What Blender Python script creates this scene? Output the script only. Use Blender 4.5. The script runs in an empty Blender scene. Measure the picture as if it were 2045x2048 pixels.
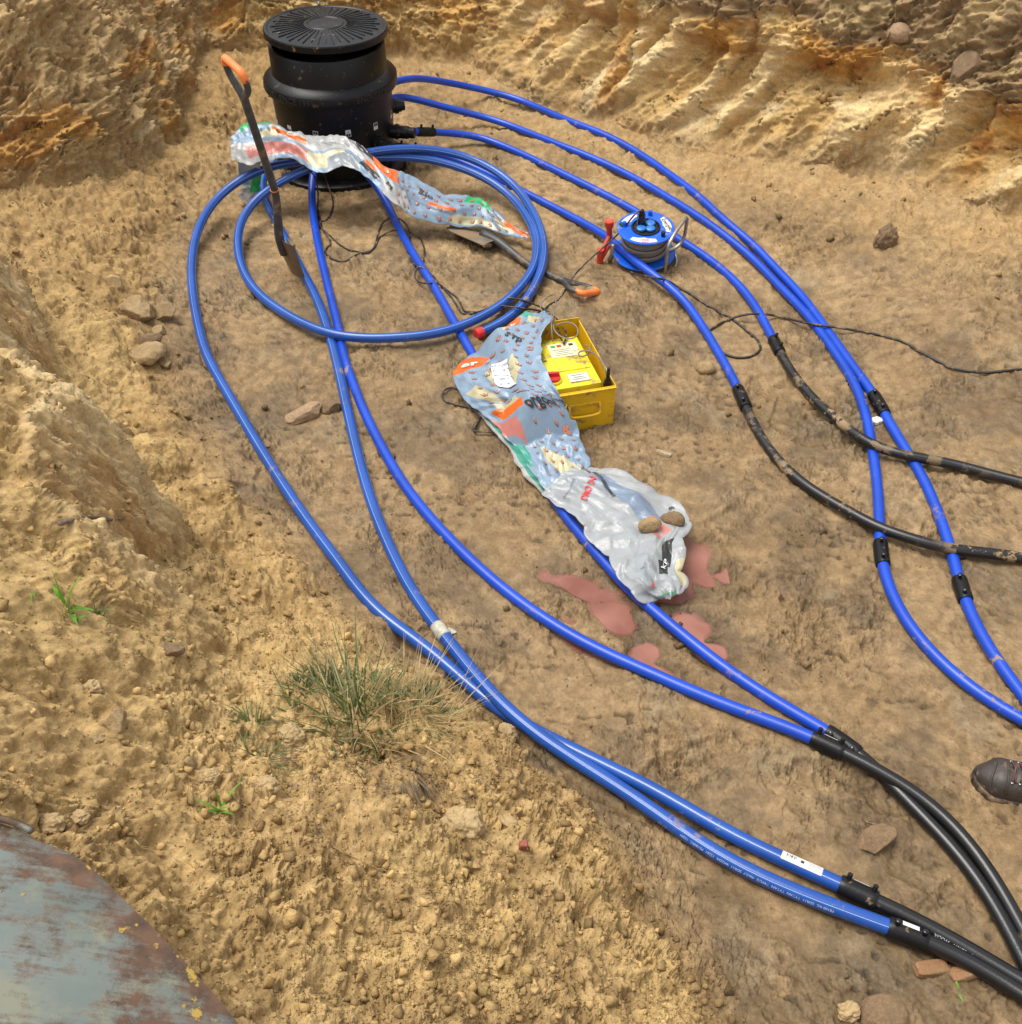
import bpy, bmesh, math, random
import numpy as np
from mathutils import Vector, Matrix, noise as mnoise

R = math.radians
random.seed(7)
rng = np.random.default_rng(11)
scene = bpy.context.scene
col = scene.collection

# ------------------------------------------------------------------ camera
PW, PH, FPX = 2045.0, 2048.0, 2045.0        # photograph size and focal length in its pixels
CAMH, PITCH = 2.55, R(43.5)
cam_d = bpy.data.cameras.new('camera')
cam = bpy.data.objects.new('camera', cam_d)
col.objects.link(cam)
cam.location = (0, 0, CAMH)
cam.rotation_euler = (R(90) - PITCH, 0, 0)
cam_d.sensor_fit = 'VERTICAL'
cam_d.sensor_height = 36.0
cam_d.lens = 36.0 * FPX / PH
cam_d.clip_start, cam_d.clip_end = 0.02, 500
scene.camera = cam

# ------------------------------------------------------------------ light
SUN_EL, SUN_AZ = R(70), R(-75)     # azimuth from +Y (away from the camera) towards +X
w = bpy.data.worlds.new('World'); scene.world = w; w.use_nodes = True
nt = w.node_tree; bg = nt.nodes['Background']
sky = nt.nodes.new('ShaderNodeTexSky'); sky.sky_type = 'NISHITA'
sky.sun_disc = False; sky.sun_elevation = SUN_EL; sky.sun_rotation = SUN_AZ
hs = nt.nodes.new('ShaderNodeHueSaturation'); hs.inputs['Saturation'].default_value = 0.18
nt.links.new(sky.outputs[0], hs.inputs['Color']); nt.links.new(hs.outputs[0], bg.inputs[0])
bg.inputs[1].default_value = 0.12
sd = bpy.data.lights.new('sun', 'SUN'); sd.energy = 1.7; sd.angle = R(34); sd.color = (1.0, 0.95, 0.87)
so = bpy.data.objects.new('sun', sd); col.objects.link(so)
sdir = Vector((math.sin(SUN_AZ) * math.cos(SUN_EL), math.cos(SUN_AZ) * math.cos(SUN_EL), math.sin(SUN_EL)))
so.rotation_euler = sdir.to_track_quat('Z', 'Y').to_euler()
so.location = sdir * 8
scene.view_settings.view_transform = 'Standard'
scene.view_settings.look = 'None'
scene.view_settings.gamma = 1.0
scene.view_settings.use_curve_mapping = False
scene.view_settings.exposure = 1.14

# ------------------------------------------------------------------ helpers
SP, CP = math.sin(PITCH), math.cos(PITCH)
def ray(px, py):
    u = (px - PW / 2) / FPX; v = (PH / 2 - py) / FPX
    return u, CP + v * SP, -SP + v * CP      # world direction
def unproj(px, py, h=0.0):
    dx, dy, dz = ray(px, py)
    t = (h - CAMH) / dz
    return np.array((dx * t, dy * t, h))

def tag(o, label=None, cat=None, group=None, kind=None):
    if label: o['label'] = label
    if cat: o['category'] = cat
    if group: o['group'] = group
    if kind: o['kind'] = kind
    return o
def empty(name, loc=(0, 0, 0), label=None, cat=None, group=None):
    o = bpy.data.objects.new(name, None); o.empty_display_size = 0.05
    o.location = loc; col.objects.link(o)
    return tag(o, label, cat, group)
def obj(name, verts, faces, mats=None, parent=None, smooth=True, mi=None):
    me = bpy.data.meshes.new(name)
    me.from_pydata([tuple(map(float, v)) for v in verts], [], [tuple(int(i) for i in f) for f in faces])
    me.update()
    if smooth: me.polygons.foreach_set('use_smooth', [True] * len(me.polygons))
    for m in (mats if isinstance(mats, (list, tuple)) else [mats] if mats else []): me.materials.append(m)
    if mi is not None: me.polygons.foreach_set('material_index', list(mi))
    o = bpy.data.objects.new(name, me); col.objects.link(o)
    if parent is not None: attach(o, parent)
    return o
def world_matrix(o):
    m = o.matrix_basis.copy()
    while o.parent is not None:
        m = o.parent.matrix_basis @ o.matrix_parent_inverse @ m
        o = o.parent
    return m
def attach(o, parent):
    """children are modelled in world space; keep them there"""
    o.parent = parent
    o.matrix_parent_inverse = world_matrix(parent).inverted()

class MB:
    """collects shapes for one mesh"""
    def __init__(s): s.v = []; s.f = []; s.m = []
    def add(s, v, f, mi=0):
        b = len(s.v); s.v += [tuple(x) for x in v]; s.f += [tuple(i + b for i in q) for q in f]; s.m += [mi] * len(f)
    def tube(s, pts, r, n=10, cap=True, mi=0):
        pts = [Vector(p) for p in pts]; k = len(pts)
        rs = r if hasattr(r, '__len__') else [r] * k
        vs = []; up = None
        for i, p in enumerate(pts):
            t = (pts[min(i + 1, k - 1)] - pts[max(i - 1, 0)])
            t = t.normalized() if t.length > 1e-9 else Vector((0, 0, 1))
            if up is None:
                up = Vector((0, 0, 1)) if abs(t.z) < 0.9 else Vector((1, 0, 0))
            a = t.cross(up)
            a = a.normalized() if a.length > 1e-6 else t.orthogonal().normalized()
            b = a.cross(t).normalized(); up = b
            for j in range(n):
                an = 2 * math.pi * j / n
                vs.append(p + (a * math.cos(an) + b * math.sin(an)) * rs[i])
        fs = [(i * n + j, i * n + (j + 1) % n, (i + 1) * n + (j + 1) % n, (i + 1) * n + j) for i in range(k - 1) for j in range(n)]
        if cap:
            fs.append(tuple(range(n))[::-1]); fs.append(tuple((k - 1) * n + j for j in range(n)))
        s.add(vs, fs, mi)
    def lathe(s, prof, n=64, mi=0, M=None, cap=True):
        vs = []
        for (r, z) in prof:
            for j in range(n):
                a = 2 * math.pi * j / n
                p = Vector((r * math.cos(a), r * math.sin(a), z))
                vs.append(M @ p if M else p)
        k = len(prof)
        fs = [(i * n + j, i * n + (j + 1) % n, (i + 1) * n + (j + 1) % n, (i + 1) * n + j) for i in range(k - 1) for j in range(n)]
        if cap:
            if prof[0][0] > 1e-6: fs.append(tuple(range(n))[::-1])
            if prof[-1][0] > 1e-6: fs.append(tuple((k - 1) * n + j for j in range(n)))
        s.add(vs, fs, mi)
    def box(s, c, size, M=None, mi=0, bev=0.0):
        bm = bmesh.new(); bmesh.ops.create_cube(bm, size=1.0)
        for v in bm.verts: v.co = Vector((v.co.x * size[0], v.co.y * size[1], v.co.z * size[2]))
        if bev > 0: bmesh.ops.bevel(bm, geom=bm.edges[:], offset=bev, segments=2, affect='EDGES', profile=0.6)
        for v in bm.verts:
            v.co = v.co + Vector(c)
            if M: v.co = M @ v.co
        bm.verts.index_update()
        s.add([v.co.copy() for v in bm.verts], [[v.index for v in f.verts] for f in bm.faces], mi); bm.free()
    def build(s, name, mats, parent=None, smooth=True):
        return obj(name, s.v, s.f, mats, parent, smooth, s.m)
def autosmooth(o, ang=35):
    me = o.data
    bm = bmesh.new(); bm.from_mesh(me)
    for e in bm.edges:
        if len(e.link_faces) == 2: e.smooth = e.calc_face_angle(0) < R(ang)
    bm.to_mesh(me); bm.free()
    return o

def catmull(P, per=12):
    P = np.asarray(P, float)
    if len(P) < 3: return np.array([P[0] + (P[-1] - P[0]) * t for t in np.linspace(0, 1, per)])
    d = np.r_[0, np.cumsum(np.maximum(np.linalg.norm(np.diff(P, axis=0), axis=1) ** 0.5, 1e-6))]
    # natural-ish centripetal spline through Hermite tangents
    T = np.zeros_like(P)
    for i in range(1, len(P) - 1):
        a, b = d[i] - d[i - 1], d[i + 1] - d[i]
        T[i] = ((P[i] - P[i - 1]) / a * b + (P[i + 1] - P[i]) / b * a) / (a + b)
    T[0] = (P[1] - P[0]) / (d[1] - d[0]) * 1.5 - T[1] * .5
    T[-1] = (P[-1] - P[-2]) / (d[-1] - d[-2]) * 1.5 - T[-2] * .5
    out = []
    for i in range(len(P) - 1):
        h = d[i + 1] - d[i]
        for t in np.arange(per) / per:
            out.append((2*t**3-3*t**2+1)*P[i] + (t**3-2*t**2+t)*h*T[i] + (-2*t**3+3*t**2)*P[i+1] + (t**3-t**2)*h*T[i+1])
    out.append(P[-1]); return np.array(out)
def resample(P, step):
    d = np.r_[0, np.cumsum(np.linalg.norm(np.diff(P, axis=0), axis=1))]
    n = max(int(d[-1] / step), 2)
    s = np.linspace(0, d[-1], n)
    return np.stack([np.interp(s, d, P[:, k]) for k in range(3)], 1)
def gsmooth(P, sig):
    k = max(1, min(int(3 * sig), len(P) - 2)); w_ = np.exp(-0.5 * (np.arange(-k, k + 1) / sig) ** 2); w_ /= w_.sum()
    a = 2 * P[0] - P[1:k + 1][::-1]; b = 2 * P[-1] - P[-k - 1:-1][::-1]
    Q = np.concatenate([a, P, b])
    return np.stack([np.convolve(Q[:, j], w_, 'valid') for j in range(3)], 1)

def text_geo(s, size=1.0, align='CENTER', bold=0.0, fine=0.0):
    cu = bpy.data.curves.new('t', 'FONT'); cu.body = s; cu.size = size; cu.align_x = align; cu.align_y = 'CENTER'
    cu.resolution_u = 3; cu.offset = bold * size
    to = bpy.data.objects.new('t', cu); col.objects.link(to)
    dg = bpy.context.evaluated_depsgraph_get()
    me = bpy.data.meshes.new_from_object(to.evaluated_get(dg))
    if fine > 0:
        bm = bmesh.new(); bm.from_mesh(me); bmesh.ops.triangulate(bm, faces=bm.faces[:])
        for _ in range(5):
            es = [e for e in bm.edges if e.calc_length() > fine]
            if not es: break
            bmesh.ops.subdivide_edges(bm, edges=es, cuts=1); bmesh.ops.triangulate(bm, faces=bm.faces[:])
        bm.to_mesh(me); bm.free()
    v = [tuple(x.co) for x in me.vertices]; f = [tuple(p.vertices) for p in me.polygons]
    bpy.data.objects.remove(to); bpy.data.curves.remove(cu); bpy.data.meshes.remove(me)
    return v, f

# ------------------------------------------------------------------ materials
def new_mat(name):
    m = bpy.data.materials.new(name); m.use_nodes = True
    return m, m.node_tree, m.node_tree.nodes['Principled BSDF']
def N(nt, typ, **kw):
    n = nt.nodes.new(typ)
    for k, v in kw.items():
        if k in n.inputs: n.inputs[k].default_value = v
        else: setattr(n, k, v)
    return n
def ramp(nt, fac, stops):
    r = nt.nodes.new('ShaderNodeValToRGB')
    els = r.color_ramp.elements
    while len(els) < len(stops): els.new(0.5)
    for e, (p, c) in zip(els, stops):
        e.position = p; e.color = (c[0], c[1], c[2], 1) if hasattr(c, '__len__') else (c, c, c, 1)
    nt.links.new(fac, r.inputs[0]); return r.outputs[0]
def mixc(nt, fac, a, b):
    m = nt.nodes.new('ShaderNodeMix'); m.data_type = 'RGBA'
    for sock, val in ((m.inputs[0], fac), (m.inputs[6], a), (m.inputs[7], b)):
        if hasattr(val, 'links'): nt.links.new(val, sock)
        elif hasattr(val, '__len__'): sock.default_value = (val[0], val[1], val[2], 1)
        else: sock.default_value = val
    return m.outputs[2]
def plain(name, c, rough=0.5, metal=0.0, var=0.15, vscale=20, bump=0.0, bscale=200, coat=0.0, dirt=0.0, dirtscale=14, spec=0.5):
    """principled with slight colour variation, optional soil smears and fine bump"""
    m, nt, p = new_mat(name)
    tc = N(nt, 'ShaderNodeTexCoord')
    n1 = N(nt, 'ShaderNodeTexNoise', Scale=vscale, Detail=5.0); nt.links.new(tc.outputs['Object'], n1.inputs['Vector'])
    lo = [x * (1 - var) for x in c]; hi = [min(1, x * (1 + var)) for x in c]
    cc = ramp(nt, n1.outputs[0], [(0.3, lo), (0.7, hi)])
    rg = None
    if dirt > 0:
        n2 = N(nt, 'ShaderNodeTexNoise', Scale=dirtscale, Detail=8.0, Roughness=0.7); nt.links.new(tc.outputs['Object'], n2.inputs['Vector'])
        f = ramp(nt, n2.outputs[0], [(0.62 - dirt * 0.3, 0.0), (0.72 - dirt * 0.2, 1.0)])
        cc = mixc(nt, f, cc, (0.25, 0.165, 0.085))
        rg = ramp(nt, f, [(0, rough), (1, 0.85)])
    nt.links.new(cc, p.inputs['Base Color'])
    if rg: nt.links.new(rg, p.inputs['Roughness'])
    else: p.inputs['Roughness'].default_value = rough
    p.inputs['Metallic'].default_value = metal
    p.inputs['Coat Weight'].default_value = coat
    p.inputs['Specular IOR Level'].default_value = spec
    if bump > 0:
        n3 = N(nt, 'ShaderNodeTexNoise', Scale=bscale, Detail=3.0); nt.links.new(tc.outputs['Object'], n3.inputs['Vector'])
        b = N(nt, 'ShaderNodeBump', Strength=bump, Distance=0.002); nt.links.new(n3.outputs[0], b.inputs['Height'])
        nt.links.new(b.outputs[0], p.inputs['Normal'])
    return m
# ------------------------------------------------------------------ noise
def _perm(seed):
    return np.random.default_rng(seed).permutation(512).astype(np.int32)
_ga = np.random.default_rng(3).uniform(0, 2 * np.pi, 512)
_gx, _gy = np.cos(_ga).astype(np.float32), np.sin(_ga).astype(np.float32)
def perlin(x, y, seed=0):
    p = _perm(seed)
    xf = np.floor(x); yf = np.floor(y)
    xi = xf.astype(np.int32); yi = yf.astype(np.int32)
    fx = (x - xf).astype(np.float32); fy = (y - yf).astype(np.float32)
    u = fx * fx * fx * (fx * (fx * 6 - 15) + 10); v = fy * fy * fy * (fy * (fy * 6 - 15) + 10)
    def g(ix, iy, dx, dy):
        h = p[(p[ix & 511] + iy) & 511]
        return _gx[h] * dx + _gy[h] * dy
    a = g(xi, yi, fx, fy); b = g(xi + 1, yi, fx - 1, fy)
    c = g(xi, yi + 1, fx, fy - 1); d = g(xi + 1, yi + 1, fx - 1, fy - 1)
    a = a + u * (b - a); c = c + u * (d - c)
    return (a + v * (c - a)) * 1.4
def fbm(x, y, oct=4, seed=0, gain=0.5):
    s = 0; a = 1.0; t = 0
    for i in range(oct):
        s = s + a * perlin(x * 2 ** i + 13.7 * i, y * 2 ** i - 7.1 * i, seed + i); t += a; a *= gain
    return s / t
def ridged(x, y, oct=3, seed=0, gain=0.5):
    s = 0; a = 1.0; t = 0
    for i in range(oct):
        s = s + a * (1 - 2 * np.abs(perlin(x * 2.1 ** i + 3.3 * i, y * 2.1 ** i, seed + i))); t += a; a *= gain
    return s / t
def worley(x, y, seed=0):
    """distance to nearest point, and that cell's random value"""
    r_ = np.random.default_rng(seed); tx = r_.random((256, 256)).astype(np.float32); ty = r_.random((256, 256)).astype(np.float32); tv = r_.random((256, 256)).astype(np.float32)
    xf = np.floor(x); yf = np.floor(y); xi = xf.astype(np.int32); yi = yf.astype(np.int32)
    fx = (x - xf).astype(np.float32); fy = (y - yf).astype(np.float32)
    best = np.full(x.shape, 9.0, np.float32); val = np.zeros(x.shape, np.float32)
    for i in (-1, 0, 1):
        for j in (-1, 0, 1):
            a = (xi + i) & 255; b = (yi + j) & 255
            d = (i + tx[a, b] - fx) ** 2 + (j + ty[a, b] - fy) ** 2
            m = d < best
            best = np.where(m, d, best); val = np.where(m, tv[a, b], val)
    return np.sqrt(best), val
def sstep(a, b, x):
    t = np.clip((x - a) / (b - a), 0, 1); return t * t * (3 - 2 * t)

# ------------------------------------------------------------------ terrain: broad shape
# heights (m above the pit floor) read off at points of the place
CTRL = [  # pit floor
 (640,380,0),(560,450,0),(480,520,0),(700,520,0),(850,450,0),(1000,500,0),(1150,400,0),(900,300,0),(1050,240,.0),(830,200,.02),
 (1250,420,0),(1400,560,0),(1250,640,0),(1400,750,0),(1600,800,0),(1700,950,.01),(1850,1100,.01),(2000,1200,.01),(1500,1000,0),
 (1300,900,0),(1000,900,0),(800,800,0),(700,700,0),(600,700,0),(850,1000,0),(800,1080,.0),(1000,1200,0),(1200,1350,0),(1350,1500,0),
 (1500,1650,0),(1600,1300,0),(1800,1300,0),(1700,1500,0),(1900,1600,0),(2000,1800,0),(1750,1750,0),(1650,1900,.01),(1900,2000,.01),
 (2100,2100,.02),(1250,1620,.01),(1420,1760,.01),(1520,1880,.02),(1090,1440,.0),(950,1300,.01),(560,880,.0),(470,700,.0),(440,600,.01),(400,480,.02),
 # slump in front of the back wall
 (700,140,.06),(820,140,.04),(950,165,.05),(1100,235,.05),(1250,300,.05),(1400,375,.07),(1480,400,.1),(1600,450,.11),(1700,540,.10),(1850,600,.14),
 (2045,640,.17),(1800,720,.07),(2045,800,.11),(1900,900,.05),(2045,950,.07),(2200,1000,.09),(2300,1300,.05),(2300,1700,.05),(1560,480,.05),(1640,600,.02),
 # loose soil at the left, rising to the left
 (420,300,.10),(380,400,.07),(330,560,.07),(300,420,.16),(200,460,.20),(80,470,.27),(-100,480,.36),(250,640,.10),(350,720,.06),(150,560,.22),(60,560,.30),
 (300,780,.10),(440,850,.05),(390,920,.10),(250,850,.15),(500,1000,.06),(560,1060,.07),(430,1000,.13),(350,1000,.17),(370,1120,.22),
 (640,1160,.07),(720,1240,.10),(540,1150,.16),(460,1200,.22),(620,1260,.18),(540,1270,.25),(800,1310,.10),(730,1330,.19),
 # cut face of the near bank and its top
 (10,570,.33),(80,690,.30),(140,820,.27),(260,990,.25),(310,1080,.26),(400,1200,.30),(460,1330,.34),
 (0,760,.36),(60,880,.38),(150,1010,.40),(210,1100,.48),(280,1190,.50),(-200,700,.45),(-200,900,.5),
 # near mound
 (0,1010,.52),(60,1130,.72),(0,1250,.90),(150,1250,.74),(300,1320,.60),(120,1420,.78),(0,1500,.95),(300,1480,.64),(450,1440,.50),(420,1600,.60),
 (230,1650,.78),(100,1600,.88),(600,1400,.38),(700,1390,.31),(820,1370,.24),(900,1390,.21),(600,1520,.46),(760,1500,.34),(900,1460,.27),(1000,1430,.25),(1045,1480,.24),
 (1060,1560,.24),(950,1560,.28),(800,1640,.42),(950,1700,.34),(1080,1660,.23),(1150,1710,.22),(1050,1800,.30),(1200,1805,.20),(1300,1840,.10),(1150,1900,.27),(1330,1930,.13),(1430,1930,.07),
 (600,1700,.56),(450,1800,.68),(650,1880,.58),(850,1850,.46),(1000,1960,.40),(1250,2020,.24),(1450,2030,.10),(500,2000,.72),(750,2040,.58),(200,1850,.86),(50,1800,.95),(150,2000,.93),(1200,2200,.38),(900,2200,.6),(1550,2150,.10),
]
_cp = np.array([unproj(*c) for c in CTRL])
_far = np.array([(0,.05,.9),(-.5,-.3,.95),(.6,-.2,.75),(1.4,0,.35),(2.6,.3,.2),(-1.3,.3,1.0),(-1.9,1.2,1.0),(-2.6,2.0,.62),(-3.4,2.9,.55),(-5,2.5,.6),
   (-3.2,3.9,.38),(-2.6,4.7,.34),(-3.2,5.5,.4),(-2,6,.2),(-1,7.6,.1),(1,7.9,.1),(3,7,.15),(4.5,6,.2),(4,4,.15),(3.4,2.5,.1),(3.2,1,.15),
   (-5,5,.6),(-5,8,.3),(0,10,.1),(6,8,.2),(6,2,.2),(3,-2,.4),(0,-2,.9),(-4,-1,1.0),(-7,2,1.0),(7,-2,.4),(-7,10,.4),(7,11,.2)])
_cp = np.concatenate([_cp, _far])
def _tps(xy, ctr, wgt=None, fit=None, lam=0.0):
    def U(r2): return np.where(r2 > 1e-12, r2 * np.log(np.maximum(r2, 1e-12)), 0)
    if fit is not None:
        n = len(ctr); K = U(((ctr[:, None] - ctr[None]) ** 2).sum(-1)) + lam * np.eye(n)
        P = np.c_[np.ones(n), ctr]; A = np.zeros((n + 3, n + 3)); A[:n, :n] = K; A[:n, n:] = P; A[n:, :n] = P.T
        return np.linalg.solve(A, np.r_[fit, 0, 0, 0])
    out = np.zeros(len(xy))
    for i in range(0, len(xy), 20000):
        q = xy[i:i + 20000]
        out[i:i + 20000] = U(((q[:, None] - ctr[None]) ** 2).sum(-1)) @ wgt[:-3] + wgt[-3] + q @ wgt[-2:]
    return out
_w = _tps(None, _cp[:, :2], fit=_cp[:, 2], lam=0.004)

# the foot of the cut walls, as points of the photograph with their heights
FOOT = [(-9,4.9)] + [tuple(unproj(*p)[:2]) for p in [(-150,400,.38),(0,385,.33),(170,375,.24),(300,345,.16),(372,270,.14),(392,180,.12),(425,130,.1),(560,118,.08),(700,112,.07),(800,112,.06),(930,135,.06),
   (1080,200,.06),(1230,262,.06),(1400,318,.08),(1560,350,.11),(1750,385,.13),(1900,440,.15),(2045,480,.17),(2300,560,.18)]] + [(3.9,3.6),(4.2,2),(3.9,0),(3.8,-3),(3.8,-14)]
FOOT = np.array(FOOT)
def foot_dist(x, y):
    """signed distance to the wall foot (positive behind it), arclength along it, unit normal pointing out of the wall"""
    best = np.full(x.shape, 1e9); sal = np.zeros(x.shape); nx = np.zeros(x.shape); ny = np.zeros(x.shape); acc = 0
    for a, b in zip(FOOT[:-1], FOOT[1:]):
        d = b - a; L = np.hypot(*d)
        t = np.clip(((x - a[0]) * d[0] + (y - a[1]) * d[1]) / L ** 2, 0, 1)
        qx, qy = x - a[0] - t * d[0], y - a[1] - t * d[1]; D = np.hypot(qx, qy)
        m = D < best; best = np.where(m, D, best); sal = np.where(m, acc + t * L, sal)
        acc += L
    poly = np.concatenate([FOOT, [(16, FOOT[-1][1]), (16, 16), (-16, 16), (-16, FOOT[0][1])]])
    ins = np.zeros(x.shape, bool); j = len(poly) - 1
    for i in range(len(poly)):
        yi, yj, xi_, xj = poly[i, 1], poly[j, 1], poly[i, 0], poly[j, 0]
        if yi != yj: ins ^= ((yi > y) != (yj > y)) & (x < (xj - xi_) * (y - yi) / (yj - yi) + xi_)
        j = i
    return np.where(ins, best, -best), sal
GX0, GY0, GS, GNX, GNY = -9.0, -3.0, 0.025, 720, 600
_gxx, _gyy = np.meshgrid(GX0 + GS * np.arange(GNX), GY0 + GS * np.arange(GNY), indexing='ij')
_base = _tps(np.c_[_gxx.ravel(), _gyy.ravel()], _cp[:, :2], _w).reshape(GNX, GNY)
_sd, _al = foot_dist(_gxx, _gyy)
# wobble the foot so the wall is not a clean extrusion
_sdw = _sd + 0.07 * fbm(_gxx * 1.7, _gyy * 1.7, 3, 40) + 0.03 * perlin(_gxx * 6, _gyy * 6, 44)
_left = sstep(-1.55, -1.75, _gxx)                                 # the left block is less steep
_slope = 2.35 - 0.75 * _left
_hw = np.clip(_sdw, 0, None) * _slope
_hw = np.where(_hw > 1.25, 1.25 + (_hw - 1.25) * 0.06, _hw)
_hw = np.where(_hw < 0.1, _hw ** 2 / 0.2 , _hw - 0.05)
_base = np.clip(_base, -0.05, 1.15)
# the cut face of the near bank
BANK = np.array([(-8, 3.6)] + [tuple(unproj(*p)[:2]) for p in [(-120,480,.36),(0,560,.33),(70,665,.31),(115,745,.29),(175,850,.27),(235,940,.26),(305,1035,.25),(345,1130,.28),(440,1310,.33)]] + [(-.55, 1.2), (-.6, -3)])
_o = FOOT; FOOT = BANK
_bd, _bal = foot_dist(_gxx, _gyy)
FOOT = _o
_bd = -_bd
# spurs and hollows along the face
_bw = _bd + 0.12 * perlin(_bal * 2.1, _bal * 0 + .5, 46) + .05 * perlin(_bal * 5.5, _gyy * 1.0, 47) + .02 * perlin(_gxx * 9, _gyy * 9, 48)
_bamp = sstep(1.5, 2.15, _gyy) * sstep(4.6, 3.9, _gyy)
_bh = np.clip(_bw * 2.3, 0, None); _bh = np.where(_bh > .46, .46 + (_bh - .46) * .10, _bh); _bh = np.clip(_bh, 0, .62)
_base = _base + _bh * _bamp
_base = _base * (1 - sstep(0.3, 1.5, _sd) * .9) + _hw
def bil(G, x, y):
    fx = np.clip((x - GX0) / GS, 0, GNX - 1.001); fy = np.clip((y - GY0) / GS, 0, GNY - 1.001)
    i = fx.astype(np.int64); j = fy.astype(np.int64); u = fx - i; v = fy - j
    return (G[i, j] * (1 - u) + G[i + 1, j] * u) * (1 - v) + (G[i, j + 1] * (1 - u) + G[i + 1, j + 1] * u) * v
# single hollows and lumps of the near slopes: pixel, radius, depth
for (px, py, rad, dep) in [(760,1610,.07,-.075),(640,1560,.06,-.045),(850,1540,.06,.035),(520,1520,.035,-.03),(560,1460,.05,.025),(420,1460,.05,.02),(480,1400,.04,-.03),(340,1500,.06,-.02),(930,1640,.06,.03),(870,1740,.08,-.035),(780,1830,.09,.03),(620,1740,.07,-.03),(560,1830,.06,.025),(1010,1500,.05,.03),(1060,1620,.05,-.03),(1000,1790,.07,.025),(1120,1780,.05,-.025),(900,1900,.08,-.03),
      (1290,1920,.07,.02),(1180,1960,.06,.03),(280,880,.07,-.05),(360,960,.09,-.06),(300,905,.05,.04),(455,960,.06,-.05),(410,1000,.07,.05),(280,980,.05,.03),(430,1090,.06,.03),(330,830,.06,.03),(500,870,.04,-.02),(210,700,.08,.03),(130,560,.1,-.03),(230,520,.08,.03),(330,470,.07,-.025),
      (410,250,.12,.06),(360,330,.12,.05),(470,260,.08,-.03),(330,240,.14,.08),(440,330,.08,.03),(1500,430,.12,.04),(1660,480,.12,.05),(1800,560,.13,-.04),(1930,640,.1,.05),(1980,560,.12,.05),(1400,350,.1,.04)]:
    c_ = unproj(px, py, .12)
    for _ in range(3): c_ = unproj(px, py, float(bil(_base, c_[0], c_[1]))) if False else c_
    _base = _base + dep * np.exp(-((_gxx - c_[0]) ** 2 + (_gyy - c_[1]) ** 2) / rad ** 2)
# the toe of the mound ends against the pair of striped pipes
_cv = np.array([unproj(x, y, .03)[:2] for x, y in [(830,1278),(898,1318),(954,1366),(1000,1410),(1044,1449),(1099,1494),(1200,1556),(1300,1612)]])
_dm = np.full(_gxx.shape, 9.0)
for a_, b_ in zip(_cv[:-1], _cv[1:]):
    v_ = b_ - a_; t_ = np.clip(((_gxx - a_[0]) * v_[0] + (_gyy - a_[1]) * v_[1]) / (v_ @ v_), 0, 1)
    _dm = np.minimum(_dm, np.hypot(_gxx - a_[0] - t_ * v_[0], _gyy - a_[1] - t_ * v_[1]))
_base = np.minimum(_base, .004 + np.clip(_dm - .045, 0, None) * 1.7)
# hollows that hold the pink water (centre pixel, radii in m, rotation)
HOLLOW = [(1165,1175,.12,.045,-30),(1240,1235,.14,.06,-55),(1375,1120,.07,.13,0),(1385,1250,.10,.07,-35),(1290,1300,.06,.06,20),(1300,1335,.15,.035,-22),(1425,1300,.06,.05,-35),(1340,1170,.1,.08,0)]
_hol = [(*unproj(h[0], h[1], 0)[:2], h[2], h[3], R(h[4])) for h in HOLLOW]
def hollow(x, y):
    m = np.zeros(np.shape(x))
    for cx, cy, a, b, t in _hol:
        dx, dy = x - cx, y - cy
        q = ((dx * np.cos(t) + dy * np.sin(t)) / a) ** 2 + ((-dx * np.sin(t) + dy * np.cos(t)) / b) ** 2
        m = np.maximum(m, np.exp(-q * 0.9))
    return m
def ground(x, y):
    return bil(_base, np.asarray(x, float), np.asarray(y, float))
def on_ground(px, py, off=0.0):
    """the point of the place, `off` above the ground, seen at that pixel of the photograph"""
    d = np.array(ray(px, py)); o = np.array((0, 0, CAMH))
    ts = np.linspace(0.5, 12, 1400); P = o + ts[:, None] * d
    g = P[:, 2] - ground(P[:, 0], P[:, 1]) - off
    k = np.argmax(g < 0)
    if k == 0: return o + d * ts[-1]
    a, b = ts[k - 1], ts[k]
    t = a + (b - a) * g[k - 1] / (g[k - 1] - g[k])
    return o + d * t

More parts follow.
